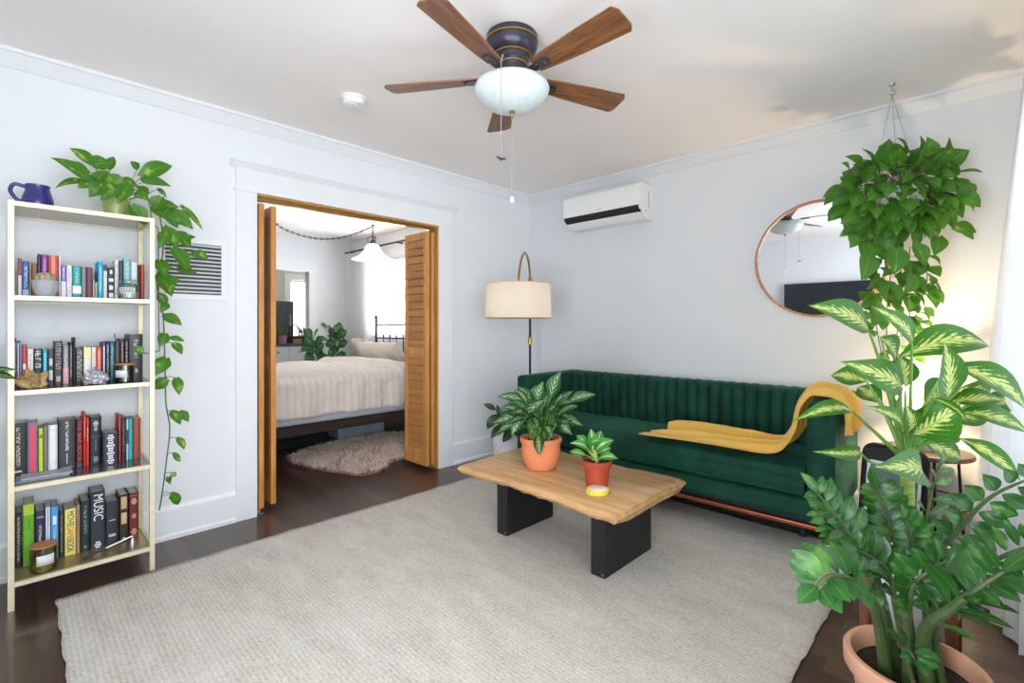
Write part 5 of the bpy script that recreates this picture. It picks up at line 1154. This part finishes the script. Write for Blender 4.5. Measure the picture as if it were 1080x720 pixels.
# curtain, rod and blind of the bedroom window
cu = MB(); cu.grid(110, 10, lambda u, v: V(-3.7+u*.74, -.11+.03*math.sin(u*math.pi*15)*(1-.3*v), .015+2.27*v))
tag(obj('curtain', cu, 'curtain', loc=(-3.3, -.11, 0), ang=180), 'white curtain hanging left of the bedroom window behind the bed', 'curtain')
t = thing('curtain_rod', 'dark curtain rod above the bedroom window', 'curtain rod', (-2.3, -.11, 2.31)); obj('rod', MB().tube([(-3.72, -.11, 2.31), (-1.0, -.11, 2.31)], .013, 10), 'bronze', t)
b_ = MB()
for x in (-3.6, -2.3, -1.05): b_.box(x-.008, x+.008, -.11, -.0005, 2.3, 2.32)
obj('bracket', b_, 'bronze', t, smooth=False)
def blind(name, lab, axis, c, a0, a1, z0, z1):
    cc = (c, (a0+a1)/2, z1) if axis == 'x' else ((a0+a1)/2, c, z1)
    t = thing(name, lab, 'window blind', cc); s = MB(); n = int((z1-z0)/.042); fl = 1 if axis == 'y' else -1
    for k in range(n):
        z = z0+(z1-z0-.05)*(k+.5)/n; pr = [(-.017, .014*fl), (-.0165, .0165*fl), (.017, -.014*fl), (.0165, -.0165*fl)]
        s.prism(pr, a0, a1, (lambda a, b, h: V(c+a, h, z+b)) if axis == 'x' else (lambda a, b, h: V(h, c+a, z+b)))
    obj('slats', s, 'white', t, smooth=False)
    h = MB(); (h.box(c-.025, c+.025, a0, a1, z1-.045, z1) if axis == 'x' else h.box(a0, a1, c-.025, c+.025, z1-.045, z1)); obj('head_rail', h, 'white', t, smooth=False)
    cd = MB()
    for k in (.15, .5, .85):
        a = a0+(a1-a0)*k; cd.tube([(c, a, z0), (c, a, z1-.04)] if axis == 'x' else [(a, c, z0), (a, c, z1-.04)], .0015, 5)
    obj('ladder_cord', cd, 'white', t)
blind('window_blind', 'white slatted blind in the bedroom window beside the louvred door', 'y', .0, BW[0]+.01, BW[1]-.01, BW[2]+.01, BW[3]-.01)
blind('window_blind', 'white slatted blind in the kitchen window far behind the bedroom doorway', 'x', KX+.01, KW[0]+.01, KW[1]-.01, KW[2]+.01, KW[3]-.01)
# swag pendant
pc_ = V(-2.33, -.43, H)
PEN = thing('swag_pendant_lamp', 'white glass bell pendant lamp on a swagged chain in the bedroom', 'pendant lamp', pc_)
ch = MB(); A_ = V(-3.15, -1.32, H)
sw = [A_+V(0, 0, -.01)]+[A_.lerp(pc_, k/14)+V(0, 0, -.02-.17*math.sin(math.pi*k/14)**.9) for k in range(1, 14)]+[pc_+V(0, 0, -.02)]
def chain(mb, pts, step=.034):
    pts = catmull(pts, 12); acc = 0; k = 0
    for i in range(1, len(pts)):
        acc += (pts[i]-pts[i-1]).length
        if acc > step:
            acc = 0; k += 1; p = pts[i]; tg = (pts[i]-pts[i-1]).normalized(); sd = tg.cross(V(0, 0, 1) if abs(tg.z) < .9 else V(1, 0, 0)).normalized(); n2 = sd if k % 2 else tg.cross(sd)
            ring = [p+tg*(.022*math.cos(2*math.pi*q/10))+n2*(.011*math.sin(2*math.pi*q/10)) for q in range(11)]; mb.tube(ring, .004, 5, False)
chain(ch, sw); chain(ch, [pc_+V(0, 0, -.02), pc_+V(0, 0, -.1), pc_+V(0, 0, -.2)]); ch.tube(sw, .003, 5)
obj('chain', ch, 'bronze', PEN)
obj('ceiling_hook', MB().lathe([(.022, -.0005), (.018, -.015), (0, -.02)], pc_, 14).lathe([(.022, -.0005), (.018, -.015), (0, -.02)], A_, 14), 'bronze', PEN)
orn = MB(); orn.lathe([(.012, -.19), (.035, -.215), (.045, -.245), (.02, -.255), (0, -.255)], pc_, 20)
for k in range(3):
    a = 2*math.pi*k/3; u = V(math.cos(a), math.sin(a), 0); orn.tube(catmull([pc_+u*.012+V(0, 0, -.16), pc_+u*.06+V(0, 0, -.17), pc_+u*.055+V(0, 0, -.22), pc_+u*.02+V(0, 0, -.24)], 5), .005, 6)
obj('gallery', orn, 'bronze', PEN)
M['milk'] = cloth('milk_glass', 'f7f1e6', 'f3ead9', .6, 20, .3)
ps = obj('lamp_shade', MB().lathe([(.045, -.25), (.075, -.27), (.105, -.33), (.15, -.39), (.215, -.43), (.262, -.45)], pc_, 48), 'milk', PEN, solid=.004); uncap(ps, 48)
obj('bulb', MB().lathe([(.012, -.26), (.03, -.31), (.032, -.34), (.02, -.365), (0, -.37)], pc_, 16), M['lit_bulb_m'] if 'lit_bulb_m' in M else mat('lit_pendant_bulb', 'fff0d8', .4, emit=('ffdcae', 12)), PEN)
# fiddle leaf plants beyond the bed
def fiddle(q, stem_px, leaves, label, D):
    t = thing('fiddle_leaf_plant', label, 'plant', q, 0, 'fiddle leaf plants beyond the bed')
    pot([(.11, .0005), (.12, .01), (.14, .26), (.145, .27), (.135, .27), (.13, .24), (0, .24)], q, 'whitepot', t); soil(q, .131, .245, t)
    lf = MB(); st = MB(); sp = catmull([Vector(q)+V(0, 0, .24)]+[at(x, y, D) for x, y in stem_px], 8); st.tube(sp, .012, 8)
    for bx_, by_, tx, ty, w in leaves:
        b = at(bx_, by_, D-.03); e = at(tx, ty, D-.1+rnd.uniform(-.06, .1)); lf.leaf(b, e, w/511*D, TOC+jit(.35), 'fiddle', .1, .2)
        s0 = min(sp, key=lambda p: (p-b).length); st.tube([s0, b], .005, 5)
    for k in range(9):
        p = sp[14+(k*7) % (len(sp)-14)]; a = k*2.4; o_ = (RT*math.cos(a)+UP*.35+FW*math.sin(a)).normalized(); b = p+o_*.04; lf.leaf(b, b+o_*rnd.uniform(.12, .17), rnd.uniform(.09, .13), TOC+jit(.4), 'fiddle', .1, .2); st.tube([p, b], .004, 5)
    obj('leaves', lf, 'fiddle', t, ang=180); obj('stems', st, 'stem_dark', t)
D1, D2 = 6.75, 6.95
c1 = at(336, 385, D1); c2 = at(352, 385, D2)
fiddle((c1.x, c1.y, 0), [(337, 395), (336, 380), (332, 362)], [(329, 362, 325, 346, 11), (332, 360, 336, 347, 7), (331, 368, 318, 366, 12), (333, 372, 342, 362, 11), (332, 378, 321, 377, 14), (334, 376, 342, 375, 13), (333, 384, 324, 388, 11), (336, 386, 343, 390, 9), (330, 364, 322, 356, 10), (334, 366, 340, 354, 8)], 'fiddle leaf plant left of its twin, in front of the kitchen doorway', D1)
fiddle((c2.x, c2.y, 0), [(352, 395), (351, 378), (354, 362), (350, 352), (347, 343)], [(352, 356, 350, 345, 8), (355, 356, 366, 349, 11), (353, 364, 344, 360, 12), (356, 366, 367, 361, 11), (352, 372, 346, 370, 12), (355, 374, 363, 379, 13), (352, 380, 347, 386, 11), (356, 360, 360, 348, 9), (354, 383, 362, 388, 10), (350, 364, 356, 372, 10)], 'fiddle leaf plant right of its twin, beside the pillows', D2)
# ================================================================== KITCHEN beyond the bedroom
kx0, kx1, ky0, ky1 = -5.22, -4.62, -1.6, -.27
CAB = thing('kitchen_cabinet', 'white kitchen base cabinet with drawers seen through the far doorway', 'cabinet', ((kx0+kx1)/2, (ky0+ky1)/2, 0))
obj('carcass', MB().box(kx0, kx1-.02, ky0, ky1, .08, .875).box(kx0, kx1-.07, ky0+.01, ky1-.01, .0005, .08), 'white', CAB, smooth=False)
n = 4
for k in range(n):
    ya = ky0+.01+(ky1-ky0-.02)*k/n; yb = ya+(ky1-ky0-.02)/n-.012
    d = obj('drawer', MB().box(kx1-.0195, kx1, ya, yb, .7, .86), 'trim', CAB, smooth=False, bevel=.004); obj('knob', MB().lathe([(.006, 0), (.006, .015), (.014, .02), (.012, .028), (0, .03)], (0, 0, 0), 12, Matrix.Translation((kx1, (ya+yb)/2, .78)) @ Matrix.Rotation(R(90), 4, 'Y')), 'bronze', d)
    d = obj('door', MB().box(kx1-.0195, kx1, ya, yb, .1, .685), 'trim', CAB, smooth=False, bevel=.004); obj('knob', MB().lathe([(.006, 0), (.006, .015), (.014, .02), (.012, .028), (0, .03)], (0, 0, 0), 12, Matrix.Translation((kx1, yb-.04, .62)) @ Matrix.Rotation(R(90), 4, 'Y')), 'bronze', d)
tag(obj('worktop', MB().box(kx0-.01, kx1+.025, ky0-.01, ky1+.02, .8755, .915), mat('grey_stone_worktop', '5d6366', .25, vary=.2, nscale=60), loc=(kx1, ky1, .8755), smooth=False, bevel=.004), 'grey stone worktop on the kitchen base cabinet', 'worktop')
fq = atx(309, 362, -5.0)
t = thing('faucet', 'dark gooseneck kitchen faucet rising from the grey worktop', 'faucet', (fq.x, fq.y, .9155))
fx, fy, fz = fq.x, fq.y, .9155
obj('spout', MB().lathe([(.028, 0), (.026, .02), (.014, .03), (.014, .06)], (fx, fy+.1, fz), 16).tube(catmull([(fx, fy+.1, fz+.05), (fx, fy+.1, fz+.2), (fx, fy+.06, fz+.28), (fx, fy-.01, fz+.29), (fx, fy-.07, fz+.22), (fx, fy-.075, fz+.16)], 6), .011, 10), 'bronze', t); obj('handle', MB().tube([(fx, fy+.114, fz+.045), (fx+.01, fy+.165, fz+.07)], .006, 8), 'bronze', t)
bq = atx(313, 362, -4.85); t = thing('dish_rack', 'black dish tub standing on the kitchen worktop', 'dish tub', (bq.x, bq.y, .9155))
obj('tub', MB().box(bq.x-.1, bq.x+.1, bq.y-.14, bq.y+.12, .916, 1.03), 'black', t, smooth=False, bevel=.01); obj('board', MB().box(bq.x+.101, bq.x+.112, bq.y-.1, bq.y+.04, .916, .985), 'lidwood', t, smooth=False)
def kplant(px, py, x, m, potm, label, nl, L, name):
    p = atx(px, py, x); q = V(p.x, p.y, .9155); t = thing(name, label, 'plant', q)
    pot([(.05, 0), (.055, .004), (.07, .12), (.072, .125), (.065, .125), (.062, .11), (0, .108)], q, potm, t, seg=24); soil(q, .062, .112, t)
    lf = MB(); 
    for k in range(nl):
        a = k*2.4; b = q+V(.03*math.cos(a), .03*math.sin(a), .115); e = b+V(math.cos(a)*L*.35, math.sin(a)*L*.35, L*(.6+.4*((k*37) % 10)/10)); lf.leaf(b, e, .03, V(math.cos(a), math.sin(a), .3), 'lance', .08, .2, 5)
    obj('leaves', lf, m, t, ang=180)
M['pinkpot'] = mat('pink_glazed_pot', 'b57f95', .5); M['russet'] = leafmat('russet_leaf', '6a3a30', '8a6a3c', '8a5a40', .1, 0, .5, .25)
kplant(298, 362, -4.8, 'fiddle', 'pinkpot', 'spiky green plant in a pink pot on the kitchen worktop', 14, .2, 'pink_pot_plant'); kplant(321, 362, -5.05, 'russet', 'terracotta', 'russet leaved plant on the kitchen worktop near the doorway edge', 16, .26, 'russet_plant')
t = thing('refrigerator', 'tall dark grey appliance beside the kitchen window', 'refrigerator', (-5.35, -.62, 0))
obj('body', MB().box(KX+.01, -5.29, -1.0, -.27, .0005, 1.62), mat('dark_grey_appliance', '3b4347', .35), t, smooth=False, bevel=.01); obj('door', MB().box(-5.288, -5.275, -.99, -.28, .03, 1.6), mat('dark_grey_door', '454e52', .3), t, smooth=False, bevel=.005)
obj('handle', MB().tube([(-5.274, -.34, 1.0), (-5.255, -.34, 1.02), (-5.255, -.34, 1.38), (-5.274, -.34, 1.4)], .008, 8), 'chrome', t)
# ================================================================== LIGHT
def win_light(name, loc, rot, sx, sy, w, col=(1, 1, 1), spread=180):
    L = bpy.data.lights.new(name, 'AREA'); L.shape = 'RECTANGLE'; L.size = sx; L.size_y = sy; L.energy = w; L.color = col; L.spread = R(spread)
    o = bpy.data.objects.new(name, L); C.objects.link(o); o.location = loc; o.rotation_euler = rot; return o
DAY = (.955, .98, 1.0)
K = 1.0
for (a0, a1, z0, z1), p in zip(WIN_R, (5, 42)):
    win_light('daylight_right_window', (XR+.14, (a0+a1)/2, (z0+z1)/2), (0, R(90), 0), z1-z0, a1-a0, p*K, DAY)
win_light('fill_glazed_door', ((FILL_DOOR[0]+FILL_DOOR[1])/2, YF-.14, 1.15), (R(90), 0, 0), .9, 1.9, 50*K, DAY)  # fill light from behind the camera, through the added door
win_light('daylight_bedroom_window', ((BW[0]+BW[1])/2, .16, (BW[2]+BW[3])/2), (R(-90), 0, 0), BW[1]-BW[0], BW[3]-BW[2], 110*K, DAY)
win_light('daylight_kitchen_window', (KX-.14, (KW[0]+KW[1])/2, 1.5), (0, R(-90), 0), 1.0, .64, 60*K, DAY)
bulb_light('floor_lamp_light', sc_+V(0, 0, zsh+.125), 11, (1, .92, .8)); bulb_light('table_lamp_light', q2+V(.0, 0, .36), 17, (1, .74, .45)); bulb_light('pendant_light', pc_+V(0, 0, -.4), 1.6, (1, .85, .65))
w = bpy.data.worlds.new('sky'); bpy.context.scene.world = w; w.use_nodes = True
bg = w.node_tree.nodes['Background']; bg.inputs[0].default_value = (.9, .96, 1, 1); bg.inputs[1].default_value = 1.3
# ================================================================== CAMERA
cd = bpy.data.cameras.new('camera'); cd.sensor_width = 36; cd.lens = 511/1080*36; cd.shift_y = -17/1080; cd.clip_start = .02
co = bpy.data.objects.new('camera', cd); C.objects.link(co); co.location = CAM; co.rotation_euler = (R(90), 0, HEAD)
sc = bpy.context.scene; sc.camera = co
sc.view_settings.view_transform = 'Standard'; sc.view_settings.look = 'None'; sc.view_settings.gamma = 1; sc.view_settings.use_curve_mapping = False
sc.view_settings.exposure = 0.82
sc.cycles.use_denoising = True; sc.cycles.max_bounces = 10; sc.cycles.diffuse_bounces = 6; sc.cycles.transparent_max_bounces = 16; sc.cycles.sample_clamp_indirect = 8
sc.cycles.caustics_reflective = False; sc.cycles.caustics_refractive = False
